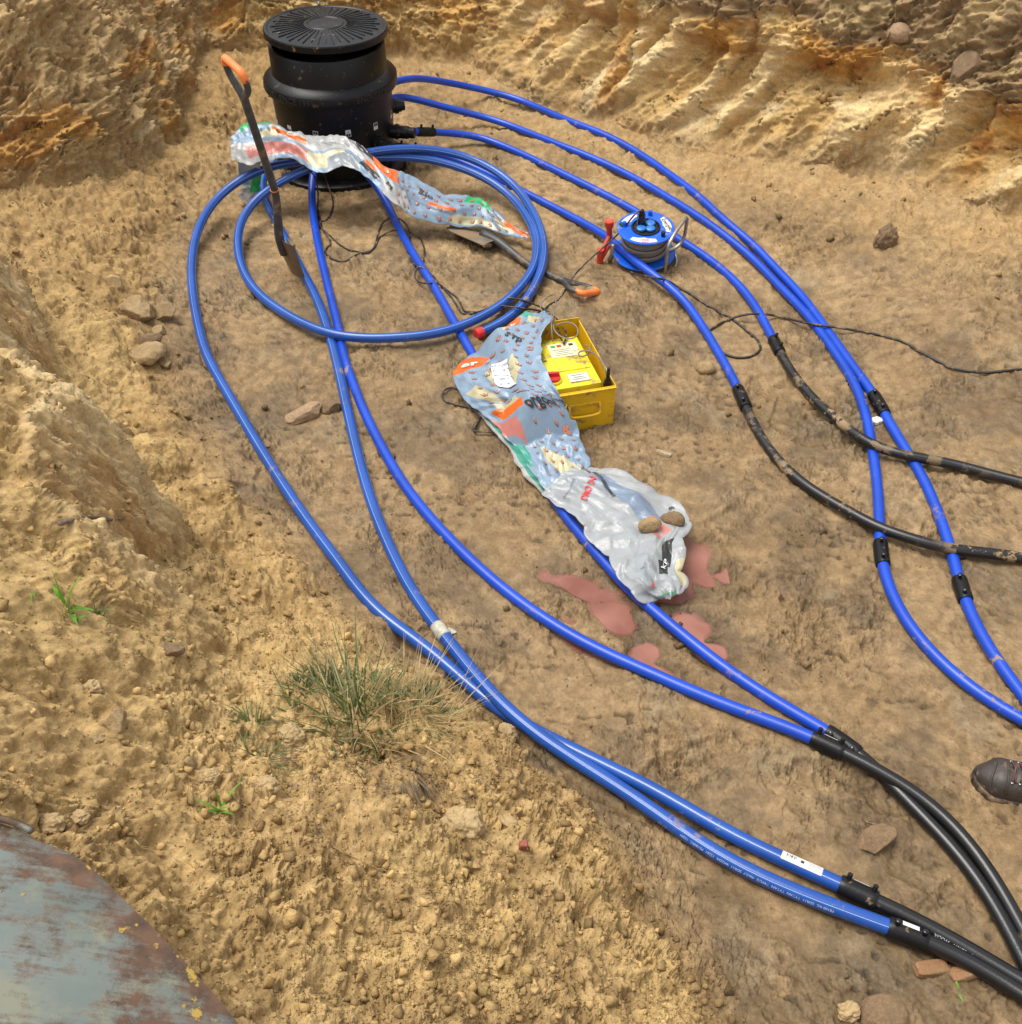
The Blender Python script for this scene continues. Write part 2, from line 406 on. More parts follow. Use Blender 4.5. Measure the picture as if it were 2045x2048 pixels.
# ------------------------------------------------------------------ terrain: mesh with real relief
def build_ground():
    a1 = np.linspace(R(-76), R(-31), 300, endpoint=False); a2 = np.linspace(R(-31), R(31), 940, endpoint=False)
    a3 = np.linspace(R(31), R(64), 190, endpoint=False); a4 = np.linspace(R(64), R(284), 60, endpoint=False)
    th = np.concatenate([a1, a2, a3, a4]); nc = len(th); nr = 1620
    rs = np.concatenate([np.linspace(0.12, 9.0, 1400), np.geomspace(9.05, 90, 40)])
    TH, RR = np.meshgrid(th, rs, indexing='ij')
    X, Y = RR * np.sin(TH), RR * np.cos(TH)
    Z = ground(X, Y)
    dist = np.sqrt(RR ** 2 + (CAMH - Z) ** 2)
    seg = np.sqrt(np.diff(RR, axis=1) ** 2 + np.diff(Z, axis=1) ** 2) / np.minimum(dist[:, 1:], 7) * np.where(RR[:, 1:] > 7.9, 0.12, 1.0)
    el = np.arctan2(CAMH - Z, RR); seg = .3 * seg + .7 * np.hypot(np.diff(el, axis=1), 0) + .25 * np.abs(np.diff(Z, axis=1)) / np.minimum(dist[:, 1:], 7) * (RR[:, 1:] < 7.9)
    cum = np.concatenate([np.zeros((nc, 1)), np.cumsum(seg, 1)], 1)
    r2 = np.empty((nc, nr))
    for i in range(nc): r2[i] = np.interp(np.linspace(0, cum[i, -1], nr), cum[i], rs)
    X = r2 * np.sin(th)[:, None]; Y = r2 * np.cos(th)[:, None]; Z = ground(X, Y)
    sd, al = bil(_sdw, X, Y), bil(_al, X, Y)
    wall = sstep(0.0, 0.12, sd)
    # coordinates stretched down the slopes so relief is not smeared on the walls
    e = 0.02
    gx = (ground(X + e, Y) - ground(X - e, Y)) / (2 * e); gy = (ground(X, Y + e) - ground(X, Y - e)) / (2 * e)
    sl = np.hypot(gx, gy); gx_, gy_ = gx / (sl + 1e-6), gy / (sl + 1e-6)
    hx = sstep(0.02, 0.25, sd)
    bk = sstep(.0, .06, bil(_bw, X, Y)) * bil(_bamp, X, Y) * sstep(.9, 1.4, sl)
    wx = np.where(X < -1.72, 1.0, 0.0)          # left block faces +x, the back wall faces -y
    U = (X - Z * wx * 1.0 * hx).astype(np.float32); V = (Y + Z * (1 - wx) * hx).astype(np.float32)
    # masks of ground kinds
    left = sstep(0.03, 0.13, Z) * sstep(0.0, -.3, X + .35) * (1 - wall)
    mound = sstep(0.05, 0.16, Z) * sstep(2.95, 2.55, Y + 0.55 * X) * (1 - wall)
    face = np.clip(bk * 1.3 + .25 * fbm(U * 6, V * 6, 3, 77) * bk, 0, 1) * (1 - wall)
    slump = sstep(-0.75, -0.1, sd + .12 * fbm(U * 3, V * 3, 3, 70)) * (1 - wall)
    loose = np.clip(np.maximum(np.maximum(left, mound), slump * .75), 0, 1)
    floor = np.clip(1 - loose - wall, 0, 1)
    # relief
    n_big = fbm(U * 2.2, V * 2.2, 3, 1); n_mid = fbm(U * 9, V * 9, 3, 5); n_fin = fbm(U * 38, V * 38, 3, 9, .6)
    rg = ridged(U * 5, V * 5, 3, 21); rgf = ridged(U * 17, V * 17, 3, 25)
    wd1, wv1 = worley(U * 16 + n_mid * .5, V * 16, 31); wd2, wv2 = worley(U * 42 + n_mid * .6, V * 42, 33); wd3, wv3 = worley(U * 95, V * 95, 35)
    clod = np.sqrt(np.clip(1 - (wd1 * 1.6) ** 2, 0, 1)) * sstep(.6, .95, wv1)
    clod2 = np.sqrt(np.clip(1 - (wd2 * 1.5) ** 2, 0, 1)) * sstep(.4, .95, wv2)
    clod3 = np.sqrt(np.clip(1 - (wd3 * 1.5) ** 2, 0, 1)) * sstep(.2, .95, wv3)
    patch = sstep(-.15, .35, fbm(U * 2.7 + 5, V * 2.7, 3, 50))            # where the floor is churned
    patch2 = sstep(.0, .3, fbm(U * 5.5 + 9, V * 5.5, 2, 52))
    flake = sstep(.18, .32, perlin(U * 30 + n_fin * .4, V * 34 + n_mid, 61)) * (.6 + .4 * n_fin)
    crack = 1 - sstep(.0, .055, np.abs(perlin(U * 8 + n_mid * .6, V * 11 + n_fin * .35, 63)))
    crack2 = (1 - sstep(.0, .08, np.abs(perlin(U * 21 + n_mid, V * 27 + n_fin * .5, 66))))
    crk = 1 - sstep(.0, .035, np.abs(perlin(U * 6.5 + n_mid * .9, V * 8 + n_fin * .5, 180))); crk = crk * sstep(.05, .3, perlin(U * 2.2, V * 2.2 + 4, 182))
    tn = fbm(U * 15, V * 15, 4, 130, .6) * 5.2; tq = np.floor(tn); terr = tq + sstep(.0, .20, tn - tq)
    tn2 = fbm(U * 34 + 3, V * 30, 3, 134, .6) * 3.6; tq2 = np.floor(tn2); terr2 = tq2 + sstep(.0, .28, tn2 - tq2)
    tm = sstep(.0, .32, fbm(U * 2.6 + 2, V * 2.6, 4, 137, .65)); tm2 = sstep(.03, .3, fbm(U * 3.4 + 8, V * 3.4, 4, 139, .65))
    d_floor = .0070 * terr * tm + .0042 * terr2 * tm2 + .016 * n_big + .009 * n_mid + (.001 + .0025 * patch) * n_fin + .0045 * flake * (.25 + .75 * patch2) - .007 * crack * patch * sstep(-.1, .25, n_mid) - .0035 * crack2 * patch2 * sstep(0, .3, n_big + n_mid) + .007 * clod2 * patch2 * patch + .004 * clod3 * patch2 * patch - .001
    # shallow foot prints pressed into the floor
    fp = np.random.default_rng(5)
    for _ in range(170):
        cx, cy, t = fp.uniform(-1.3, 2.2), fp.uniform(1.2, 5.6), fp.uniform(0, 6.28)
        m_ = (np.abs(X - cx) < .22) & (np.abs(Y - cy) < .22)
        if not m_.any(): continue
        dx, dy = X[m_] - cx, Y[m_] - cy
        q = ((dx * np.cos(t) + dy * np.sin(t)) / .14) ** 2 + ((-dx * np.sin(t) + dy * np.cos(t)) / .052) ** 2 + .5 * n_fin[m_] + 1.1 * n_mid[m_]
        s_ = fp.uniform(.3, 1.0)
        tread = .0016 * np.sin((dx * np.cos(t) + dy * np.sin(t)) * 300)
        d_floor[m_] += s_ * (-.012 * (1 - sstep(.6, 1.15, q)) + .005 * np.exp(-((q - 1.3) / .3) ** 2) + .8 * tread * (q < .8))
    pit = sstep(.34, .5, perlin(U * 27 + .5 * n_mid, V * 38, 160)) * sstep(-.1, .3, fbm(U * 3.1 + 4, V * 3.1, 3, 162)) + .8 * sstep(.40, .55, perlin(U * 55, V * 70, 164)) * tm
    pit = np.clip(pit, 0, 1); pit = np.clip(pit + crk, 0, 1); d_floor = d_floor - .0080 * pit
    hol = hollow(X, Y)
    d_floor = d_floor * (1 - .85 * np.clip(hol * 1.6, 0, 1)) + (.004 - .046 * hol + .030 * hol * n_mid + .012 * hol * n_fin)
    d_loose = .070 * n_big * .8 + .020 * perlin(U * 4.6 + 1, V * 4.6, 170) + .040 * n_mid + .014 * n_fin + .012 * terr * tm + .007 * terr2 * tm2 + .012 * clod * patch + .005 * clod2 * patch2 + .0025 * clod3 + .016 * rg + .008 * rgf
    # bucket-tooth grooves and broken ledges on the walls
    gdir = al * 1.0 - Z * .75
    gr = perlin((gdir * 6.2 + .35 * n_big).astype(np.float32), (Z * .8).astype(np.float32), 81)
    gr2 = perlin((gdir * 15 + .5 * n_mid).astype(np.float32), (Z * 1.6).astype(np.float32), 83)
    zone = sstep(.1, .2, Z) * (1 - sstep(.58, .68, Z)) * sstep(-.6, .2, X)
    wt = fbm(al * 3.2, Z * 7, 4, 150, .6) * 3.4; wq = np.floor(wt); wter = wq + sstep(.0, .22, wt - wq)
    bandz = .60 + .03 * np.sin(al * 3) + .05 * perlin(al * 2.2, Z * 0 + .3, 152)
    lip = sstep(bandz - .02, bandz + .04, Z) * sstep(-.6, .2, X)
    wcr = 1 - sstep(.0, .07, np.abs(perlin(al * 5 + n_mid * .7, Z * 4 + n_fin * .3, 154)))
    d_wall = .07 * n_big + .034 * n_mid + .012 * n_fin + (1 - .85 * zone) * (.055 * rg + .020 * rgf + .034 * clod + .018 * clod2 + .008 * clod3 + .007 * wter + .010 * n_fin) + zone * (.085 * np.sign(gr) * np.abs(gr) ** .7 + .034 * gr2 + .003 * wter + .003 * clod3) + .05 * lip - .035 * wcr * sstep(-.1, .3, n_mid)
    d_face = .05 * n_big + .024 * n_mid + .020 * n_fin + .030 * rg + .026 * rgf + .008 * clod3 + .012 * clod2 * patch2 + .006 * terr
    d = floor * d_floor + loose * ((1 - face) * d_loose + face * d_face) + wall * d_wall
    far = sstep(8.5, 10, np.hypot(X, Y)); d = d * (1 - far)
    P = np.stack([X, Y, Z], -1)
    nrm = np.stack([-gx, -gy, np.ones_like(gx)], -1); nrm /= np.linalg.norm(nrm, axis=-1, keepdims=True)
    P = P + nrm * d[..., None]
    # colours of the soils (base colours, with crevice shade painted in)
    def C(*c): return np.array(c, np.float32)
    def mix(a, b, f): return a + (b - a) * f[..., None]
    one = np.ones(X.shape + (3,), np.float32)
    k1 = sstep(-.25, .3, fbm(U * 1.6, V * 1.6, 4, 90)); k2 = sstep(-.2, .35, fbm(U * 5, V * 5, 3, 94)); k3 = sstep(-.3, .4, fbm(U * 22, V * 22, 3, 97)); k4 = sstep(.15, .4, fbm(U * 3.3, V * 3.3, 3, 99))
    cf = mix(one * C(.295, .21, .118), one * C(.345, .252, .148), k1)
    cf = mix(cf, one * C(.385, .288, .172), k2 * .5); cf = mix(cf, one * C(.29, .24, .165), k4 * .65); cf = mix(cf, one * C(.22, .145, .068), (1 - k3) * .35)
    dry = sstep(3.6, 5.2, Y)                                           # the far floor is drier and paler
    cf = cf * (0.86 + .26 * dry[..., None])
    cf = mix(cf, cf * C(.66, .62, .58), np.clip(hol * 1.6, 0, 1))
    cl = mix(one * C(.30, .195, .085), one * C(.37, .25, .115), k1); cl = mix(cl, one * C(.235, .15, .066), (1 - k2) * .6); cl = mix(cl, one * C(.42, .29, .135), k3 * .35)
    cm = mix(one * C(.44, .31, .14), one * C(.37, .25, .11), k1); cm = mix(cm, one * C(.25, .16, .072), (1 - k2) * (.2 + .5 * sstep(-.75, -.2, X))); cm = mix(cm, one * C(.54, .40, .21), k3 * .35)
    cmask = mound; cl = mix(cl, cm, cmask)
    cl = mix(cl, mix(one * C(.40, .285, .15), one * C(.35, .2, .08), k2 * .5), slump * (1 - left) * .8)
    cl = mix(cl, mix(one * C(.56, .435, .25), one * C(.46, .31, .15), k2), face * .9)
    # strata on the walls by height
    zz = Z + .10 * fbm(al * 1.6, Z * 2.0, 3, 101) + .03 * n_mid
    gst = sstep(-.25, .35, gr); pale = mix(one * C(.50, .345, .15), one * C(.66, .51, .28), gst); pale = mix(pale, one * C(.52, .33, .13), k2 * .45); pale = mix(pale, one * C(.70, .58, .37), k4 * .7)
    rust = mix(one * C(.50, .27, .07), one * C(.30, .13, .035), k2); brown = mix(one * C(.29, .20, .11), one * C(.20, .13, .066), k2); brown = mix(brown, one * C(.50, .38, .20), k4 * .5)
    st = sstep(-.3, .5, X)
    band = bandz + .05 * rgf
    cw = mix(pale, rust, np.clip(sstep(band - .10, band - .02, zz) * sstep(-.35, .25, fbm(al * 2.3, Z * 2, 3, 156)) + .75 * sstep(.12, .34, fbm(al * 5, Z * 1.3, 3, 105)), 0, 1))
    cw = mix(cw, brown, sstep(band + .05, band + .13, zz))
    cw_m = mix(one * C(.52, .36, .155), one * C(.38, .245, .10), k2); cw_m = mix(cw_m, one * C(.50, .37, .19), k4 * .6); cw_m = mix(cw_m, rust, .6 * sstep(.1, .35, fbm(al * 3 + 4, Z * 4, 3, 107)))
    cw_l = mix(one * C(.46, .325, .165), one * C(.33, .215, .10), k2); cw_l = mix(cw_l, one * C(.56, .44, .27), k4 * .7); cw_l = mix(cw_l, rust, .8 * sstep(.1, .3, fbm(U * 2.2 + 2, V * 2.2, 3, 108)) * sstep(.75, .5, Z))
    lf = sstep(-1.65, -1.8, X)
    cw = mix(cw_m, cw, st); cw = mix(cw, cw_l, lf)
    dkf = sstep(-.08, .22, fbm(U * 2.4 + 6, V * 2.4, 4, 142, .6))
    cf = cf * np.array((.95, .90, .84)) * (1.0 - .36 * dkf)[..., None]
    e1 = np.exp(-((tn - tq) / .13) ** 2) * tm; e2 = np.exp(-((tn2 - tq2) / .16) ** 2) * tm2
    cf = cf * (1 - .50 * np.clip(e1 + .7 * e2, 0, 1))[..., None]      # crevice shade painted in along the little scarps
    cf = cf * (1 - .5 * pit)[..., None]  # shade painted into the colour of pits and cracks
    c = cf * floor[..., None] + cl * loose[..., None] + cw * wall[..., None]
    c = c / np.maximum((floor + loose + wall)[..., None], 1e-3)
    c = c * (1 - .35 * (wall * e1 + wall * wcr * .6 + loose * e1 * .6))[..., None]  # painted shade in wall cracks and under scarps of walls and slopes
    c = c * (1 + .22 * (k3 - .5) + .10 * n_fin)[..., None]
    dk = floor * (.5 * crack * patch * sstep(-.1, .25, n_mid) + .4 * crack2 * patch2 + .35 * sstep(.3, .5, perlin(U * 33 + 7, V * 33, 120)) * patch2)  # painted shade for the fine cracks, plus random dark flecks
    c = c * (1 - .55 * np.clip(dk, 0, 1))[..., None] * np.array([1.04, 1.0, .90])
    wet = floor * (.5 + .5 * (1 - dry)) * (.45 + .55 * dkf)
    # mesh
    nv = nc * nr
    idx = np.arange(nv).reshape(nc, nr); nxt = np.roll(idx, -1, 0)
    q = np.stack([idx[:, :-1], nxt[:, :-1], nxt[:, 1:], idx[:, 1:]], -1).reshape(-1, 4)[:, ::-1]
    cen = nv
    vv = np.concatenate([P.reshape(-1, 3), [[0, 0, float(P[:, 0, 2].mean())]]]).astype(np.float32)
    me = bpy.data.meshes.new('ground')
    tri = np.stack([nxt[:, 0], idx[:, 0], np.full(nc, cen)], -1)[:, ::-1]
    tri = tri[:, ::-1]
    loops = np.concatenate([q.ravel(), tri.ravel()]).astype(np.int32)
    starts = np.concatenate([np.arange(len(q)) * 4, len(q) * 4 + np.arange(nc) * 3]).astype(np.int32)
    me.vertices.add(len(vv)); me.vertices.foreach_set('co', vv.ravel())
    me.loops.add(len(loops)); me.loops.foreach_set('vertex_index', loops)
    me.polygons.add(len(starts)); me.polygons.foreach_set('loop_start', starts)
    me.polygons.foreach_set('use_smooth', np.ones(len(starts), bool))
    me.update(calc_edges=True)
    at = me.attributes.new('soil', 'FLOAT_COLOR', 'POINT')
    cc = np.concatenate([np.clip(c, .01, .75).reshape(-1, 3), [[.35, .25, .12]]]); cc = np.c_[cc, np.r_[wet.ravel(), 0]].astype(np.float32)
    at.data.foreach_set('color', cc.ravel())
    o = bpy.data.objects.new('ground', me); col.objects.link(o); o['kind'] = 'structure'
    m, nt, p = new_mat('soil')
    a = N(nt, 'ShaderNodeAttribute', attribute_name='soil')
    tc = N(nt, 'ShaderNodeTexCoord')
    n1 = N(nt, 'ShaderNodeTexNoise', Scale=90.0, Detail=6.0, Roughness=0.7); nt.links.new(tc.outputs['Object'], n1.inputs['Vector'])
    n2 = N(nt, 'ShaderNodeTexNoise', Scale=330.0, Detail=4.0, Roughness=0.7); nt.links.new(tc.outputs['Object'], n2.inputs['Vector'])
    f = ramp(nt, n1.outputs[0], [(.3, .74), (.7, 1.22)])
    f2 = ramp(nt, n2.outputs[0], [(.3, .8), (.72, 1.2)])
    mm = N(nt, 'ShaderNodeVectorMath', operation='MULTIPLY'); nt.links.new(a.outputs['Color'], mm.inputs[0]); nt.links.new(f, mm.inputs[1])
    m2 = N(nt, 'ShaderNodeVectorMath', operation='MULTIPLY'); nt.links.new(mm.outputs[0], m2.inputs[0]); nt.links.new(f2, m2.inputs[1])
    nt.links.new(m2.outputs[0], p.inputs['Base Color'])
    rr = ramp(nt, a.outputs['Alpha'], [(0.1, .95), (.8, .40)]); nt.links.new(rr, p.inputs['Roughness'])
    p.inputs['Specular IOR Level'].default_value = .35
    b1 = N(nt, 'ShaderNodeBump', Strength=.7, Distance=.006); nt.links.new(n1.outputs[0], b1.inputs['Height'])
    b2 = N(nt, 'ShaderNodeBump', Strength=.6, Distance=.0025); nt.links.new(n2.outputs[0], b2.inputs['Height']); nt.links.new(b1.outputs[0], b2.inputs['Normal'])
    nt.links.new(b2.outputs[0], p.inputs['Normal'])
    me.materials.append(m)
    return P, sd, loose, mound, wall, floor, c
G = build_ground()
# the relief on top of the broad shape, on a grid, so things can be laid on the real surface
_P = G[0]; _ii = ((_P[..., 0] - GX0) / GS).astype(int).ravel(); _jj = ((_P[..., 1] - GY0) / GS).astype(int).ravel()
_ok = (_ii >= 0) & (_ii < GNX) & (_jj >= 0) & (_jj < GNY)
_dz = (_P[..., 2] - ground(_P[..., 0], _P[..., 1])).ravel()
_sum = np.zeros((GNX, GNY)); _cnt = np.zeros((GNX, GNY))
np.add.at(_sum, (_ii[_ok], _jj[_ok]), _dz[_ok]); np.add.at(_cnt, (_ii[_ok], _jj[_ok]), 1)
_det = _sum / np.maximum(_cnt, 1)
def relief(x, y): return bil(_det, np.asarray(x, float) - GS / 2, np.asarray(y, float) - GS / 2)
def surface(x, y): return ground(x, y) + relief(x, y)
# ------------------------------------------------------------------ object materials
def pipe_mat(name, c, stripe=False, dirt=0.35, rough=0.38):
    m, nt, p = new_mat(name)
    tc = N(nt, 'ShaderNodeTexCoord')
    n1 = N(nt, 'ShaderNodeTexNoise', Scale=7.0, Detail=4.0); nt.links.new(tc.outputs['Object'], n1.inputs['Vector'])
    cc = ramp(nt, n1.outputs[0], [(.3, [x * .85 for x in c]), (.7, [min(1, x * 1.15) for x in c])])
    if stripe:
        uv = N(nt, 'ShaderNodeUVMap'); sx = N(nt, 'ShaderNodeSeparateXYZ'); nt.links.new(uv.outputs[0], sx.inputs[0])
        # narrow pale lines drawn along the pipe wall
        mo = N(nt, 'ShaderNodeMath', operation='FRACT'); m3 = N(nt, 'ShaderNodeMath', operation='MULTIPLY'); m3.inputs[1].default_value = 4.0
        nt.links.new(sx.outputs[0], m3.inputs[0]); nt.links.new(m3.outputs[0], mo.inputs[0])
        f = ramp(nt, mo.outputs[0], [(.475, 0.0), (.49, 1.0), (.51, 1.0), (.525, 0.0)])
        cc = mixc(nt, f, cc, (.33, .52, .85))
    # film of dust, mud smears, dried splashes
    n2 = N(nt, 'ShaderNodeTexNoise', Scale=11.0, Detail=9.0, Roughness=.72); nt.links.new(tc.outputs['Object'], n2.inputs['Vector'])
    f1 = ramp(nt, n2.outputs[0], [(.635 - .22 * dirt, 0.0), (.665 - .22 * dirt, .95)])
    n3 = N(nt, 'ShaderNodeTexNoise', Scale=240.0, Detail=3.0); nt.links.new(tc.outputs['Object'], n3.inputs['Vector'])
    f2 = ramp(nt, n3.outputs[0], [(.63, 0.0), (.70, .55)])
    cc = mixc(nt, f2, cc, [x * .55 for x in c])
    n4 = N(nt, 'ShaderNodeTexNoise', Scale=2.3, Detail=3.0); nt.links.new(tc.outputs['Object'], n4.inputs['Vector'])
    big = ramp(nt, n4.outputs[0], [(.52 - .25 * dirt, 0.0), (.70 - .2 * dirt, 1.0)])
    mu = N(nt, 'ShaderNodeMath', operation='MULTIPLY'); nt.links.new(f1, mu.inputs[0]); nt.links.new(big, mu.inputs[1])
    cc = mixc(nt, mu.outputs[0], cc, (.30, .20, .10))
    nt.links.new(cc, p.inputs['Base Color'])
    nt.links.new(ramp(nt, mu.outputs[0], [(0, rough), (1, .85)]), p.inputs['Roughness'])
    b = N(nt, 'ShaderNodeBump', Strength=.25, Distance=.001); nt.links.new(n3.outputs[0], b.inputs['Height']); nt.links.new(b.outputs[0], p.inputs['Normal'])
    return m
M_BLUE = pipe_mat('blue_plastic_pipe', (.005, .056, .44), False, .20, .36)
M_BLUE2 = pipe_mat('striped_blue_pipe', (.014, .072, .32), True, .16, .30)
M_BLACKP = pipe_mat('black_pipe', (.010, .010, .011), False, .50, .33)
M_BLACKC = pipe_mat('black_pipe_clean', (.009, .009, .010), False, .22, .30)
M_BLACK = plain('black_plastic', (.007, .007, .008), .36, var=.4, vscale=6, bump=.2, bscale=120, dirt=.02, dirtscale=30, spec=.28)
M_LETTER = plain('black_lettering', (.022, .022, .023), .5, var=.2)
M_BLACKG = plain('glossy_black', (.008, .008, .009), .2, var=.1)
M_BLACKW = plain('wet_black_lid', (.008, .008, .008), .38, var=.5, vscale=9, bump=.35, bscale=70, dirt=.04, dirtscale=30, spec=.25)
M_WHITE = plain('white_sticker', (.62, .62, .60), .45, var=.05)
M_INK = plain('black_ink', (.02, .02, .022), .5, var=.1)
M_GREYINK = plain('grey_ink', (.25, .27, .32), .5, var=.1)
M_PIPETXT = plain('pale_print', (.42, .52, .72), .5, var=.1)
M_RED = plain('red_plastic', (.62, .03, .03), .35, var=.1, dirt=.1)
M_REDH = plain('red_handle', (.55, .04, .025), .4, var=.2, dirt=.2, dirtscale=30)
M_ORANGE = plain('orange_grip', (.80, .20, .045), .5, var=.12, dirt=.12, dirtscale=20)
M_CABLE = plain('black_rubber', (.018, .017, .016), .5, var=.3, dirt=.35, dirtscale=25)
M_GREYC = plain('grey_cable', (.17, .16, .14), .5, var=.2, dirt=.5, dirtscale=30)
M_STEEL = plain('galvanised_tube', (.42, .40, .36), .38, metal=.9, var=.2, vscale=40, dirt=.2, dirtscale=30)
M_BLADE = plain('muddy_blade', (.17, .14, .10), .5, metal=.3, var=.35, vscale=18, dirt=.6, dirtscale=12)
M_SHAFT = plain('dark_grey_shaft', (.045, .045, .043), .45, var=.35, vscale=20, dirt=.25, dirtscale=18)
M_REEL = plain('reel_blue', (.006, .10, .58), .35, var=.12, dirt=.2, dirtscale=25)
M_CAPB = plain('socket_cap_blue', (.02, .16, .50), .4, var=.1)
M_YCRATE = plain('yellow_painted_steel', (.70, .42, .008), .42, var=.10, vscale=9, dirt=.22, dirtscale=16, bump=.15, bscale=60)
M_YBOX = plain('yellow_lid', (.76, .62, .02), .40, var=.10, vscale=9, dirt=.30, dirtscale=13)
M_LCD = plain('grey_screen', (.17, .19, .19), .2, var=.15)
M_GREEN = plain('green_print', (.02, .32, .12), .4, var=.1)
M_TAPE = plain('clear_tape', (.42, .40, .32), .25, var=.2, vscale=50)

# ------------------------------------------------------------------ pipes
def sweep(name, pts, r, mat, parent, n=20, uvrot=0.0, cap=True):
    pts = np.asarray(pts, float); k = len(pts)
    T = np.gradient(pts, axis=0); T /= np.linalg.norm(T, axis=1, keepdims=True)
    A = np.cross(T, np.array((0, 0, 1.0))); A /= np.linalg.norm(A, axis=1, keepdims=True); B = np.cross(A, T)
    an = np.arange(n) * 2 * np.pi / n
    V = pts[:, None] + r * (A[:, None] * np.cos(an)[None, :, None] + B[:, None] * np.sin(an)[None, :, None])
    F = [(i * n + j, (i) * n + (j + 1) % n, (i + 1) * n + (j + 1) % n, (i + 1) * n + j) for i in range(k - 1) for j in range(n)]
    nf = len(F)
    if cap: F += [tuple(range(n))[::-1], tuple((k - 1) * n + j for j in range(n))]
    o = obj(name, V.reshape(-1, 3), F, mat, parent)
    d = np.r_[0, np.cumsum(np.linalg.norm(np.diff(pts, axis=0), axis=1))]
    uvl = o.data.uv_layers.new(name='UVMap'); uv = []
    for i in range(k - 1):
        for j in range(n):
            a, b = j / n + uvrot, (j + 1) / n + uvrot
            uv += [a, d[i], b, d[i], b, d[i + 1], a, d[i + 1]]
    uv += [0.0] * (2 * len(o.data.loops) - len(uv))
    uvl.data.foreach_set('uv', uv)
    return o
class Path:
    """a run laid through points (pixel x, pixel y[, height of the centre above the ground])"""
    def __init__(s, P, r, sm=8, ext=None, step=.012):
        W = []
        for p in P:
            if len(p) == 4 and p[3] == 'a': W.append(unproj(p[0], p[1], p[2]))   # height above the pit floor
            elif len(p) == 4: W.append(np.array(p[:3]))                 # world point, marked by a fourth value
            else: W.append(on_ground(p[0], p[1], p[2] if len(p) > 2 else r))
        if ext: W.append(W[-1] + (W[-1] - W[-2]) / np.linalg.norm(W[-1] - W[-2]) * ext)
        q = resample(catmull(W, 14), step); q = gsmooth(q, sm) if sm else q
        low = surface(q[:, 0], q[:, 1]) + r * (.62 if r > .01 else 1.1)
        z = np.maximum(q[:, 2], low); q[:, 2] = gsmooth(np.stack([z, z, z], 1), 15 if r > .01 else 1)[:, 0]; s.p = q
        s.d = np.r_[0, np.cumsum(np.linalg.norm(np.diff(s.p, axis=0), axis=1))]
    def near(s, px, py):
        u = (px - PW / 2) / FPX; v = (PH / 2 - py) / FPX
        rel = s.p - np.array((0, 0, CAMH)); dep = rel[:, 1] * CP - rel[:, 2] * SP
        x = rel[:, 0] / dep; y = (rel[:, 1] * SP + rel[:, 2] * CP) / dep
        return s.d[np.argmin((x - u) ** 2 + (y - v) ** 2)]
    def cut(s, a, b):
        m = (s.d > a) & (s.d < b)
        return np.concatenate([[s.at(a)], s.p[m], [s.at(b)]])
    def at(s, d): return np.array([np.interp(d, s.d, s.p[:, k]) for k in range(3)])
    def frame(s, d):
        t = s.at(min(d + .01, s.d[-1])) - s.at(max(d - .01, 0)); t /= np.linalg.norm(t)
        a = np.cross(t, (0, 0, 1.0)); a /= np.linalg.norm(a); return s.at(d), t, a, np.cross(a, t)
def sticker_on(path, d0, d1, ang, wid, r, mat, name, parent, n=6):
    k = max(int((d1 - d0) / .012), 2); V = []; F = []
    for i, d in enumerate(np.linspace(d0, d1, k)):
        c, t, a, b = path.frame(d)
        for q in np.linspace(-1, 1, n):
            an = ang + q * wid / r / 2
            V.append(c + (a * math.cos(an) + b * math.sin(an)) * r)
    F = [(i * n + j, i * n + j + 1, (i + 1) * n + j + 1, (i + 1) * n + j) for i in range(k - 1) for j in range(n - 1)]
    return obj(name, V, F, mat, parent)
def print_on(path, d0, ang, size, r, text, mat, name, parent, flip=1):
    v, f = text_geo(text, size, 'LEFT'); W = []
    for x, y, z in v:
        c, t, a, b = path.frame(d0 + x * flip); an = ang + flip * y / r
        W.append(c + (a * math.cos(an) + b * math.sin(an)) * r)
    return obj(name, W, f, mat, parent)
def coupler(path, d0, d1, r, parent, pin_ang=1.3, sticker=None, mat=None):
    cr = r * 1.32; k = 8; ds = np.linspace(d0, d1, 14)
    pts = np.array([path.at(d) for d in ds])
    mb = MB(); rad = [cr * .93] + [cr] * 12 + [cr * .93]
    mb.tube(pts, rad, 24)
    o = mb.build('coupler', mat or M_BLACK, parent); autosmooth(o, 50)
    L = d1 - d0
    for dd in (d0 + L * .17, d1 - L * .15):
        c, t, a, b = path.frame(dd); n_ = a * math.cos(pin_ang) + b * math.sin(pin_ang)
        q = MB(); q.tube([c + n_ * cr * .9, c + n_ * (cr + .016), c + n_ * (cr + .017)], [.0068, .0068, .0055], 12)
        e = q.build('terminal', M_BLACKG, o); autosmooth(e, 40)
    if sticker is not None:
        sticker_on(path, d0 + L * .3, d1 - L * .28, sticker, .016, cr + .0008, M_WHITE, 'sticker', o)
    return o
PR = .0195
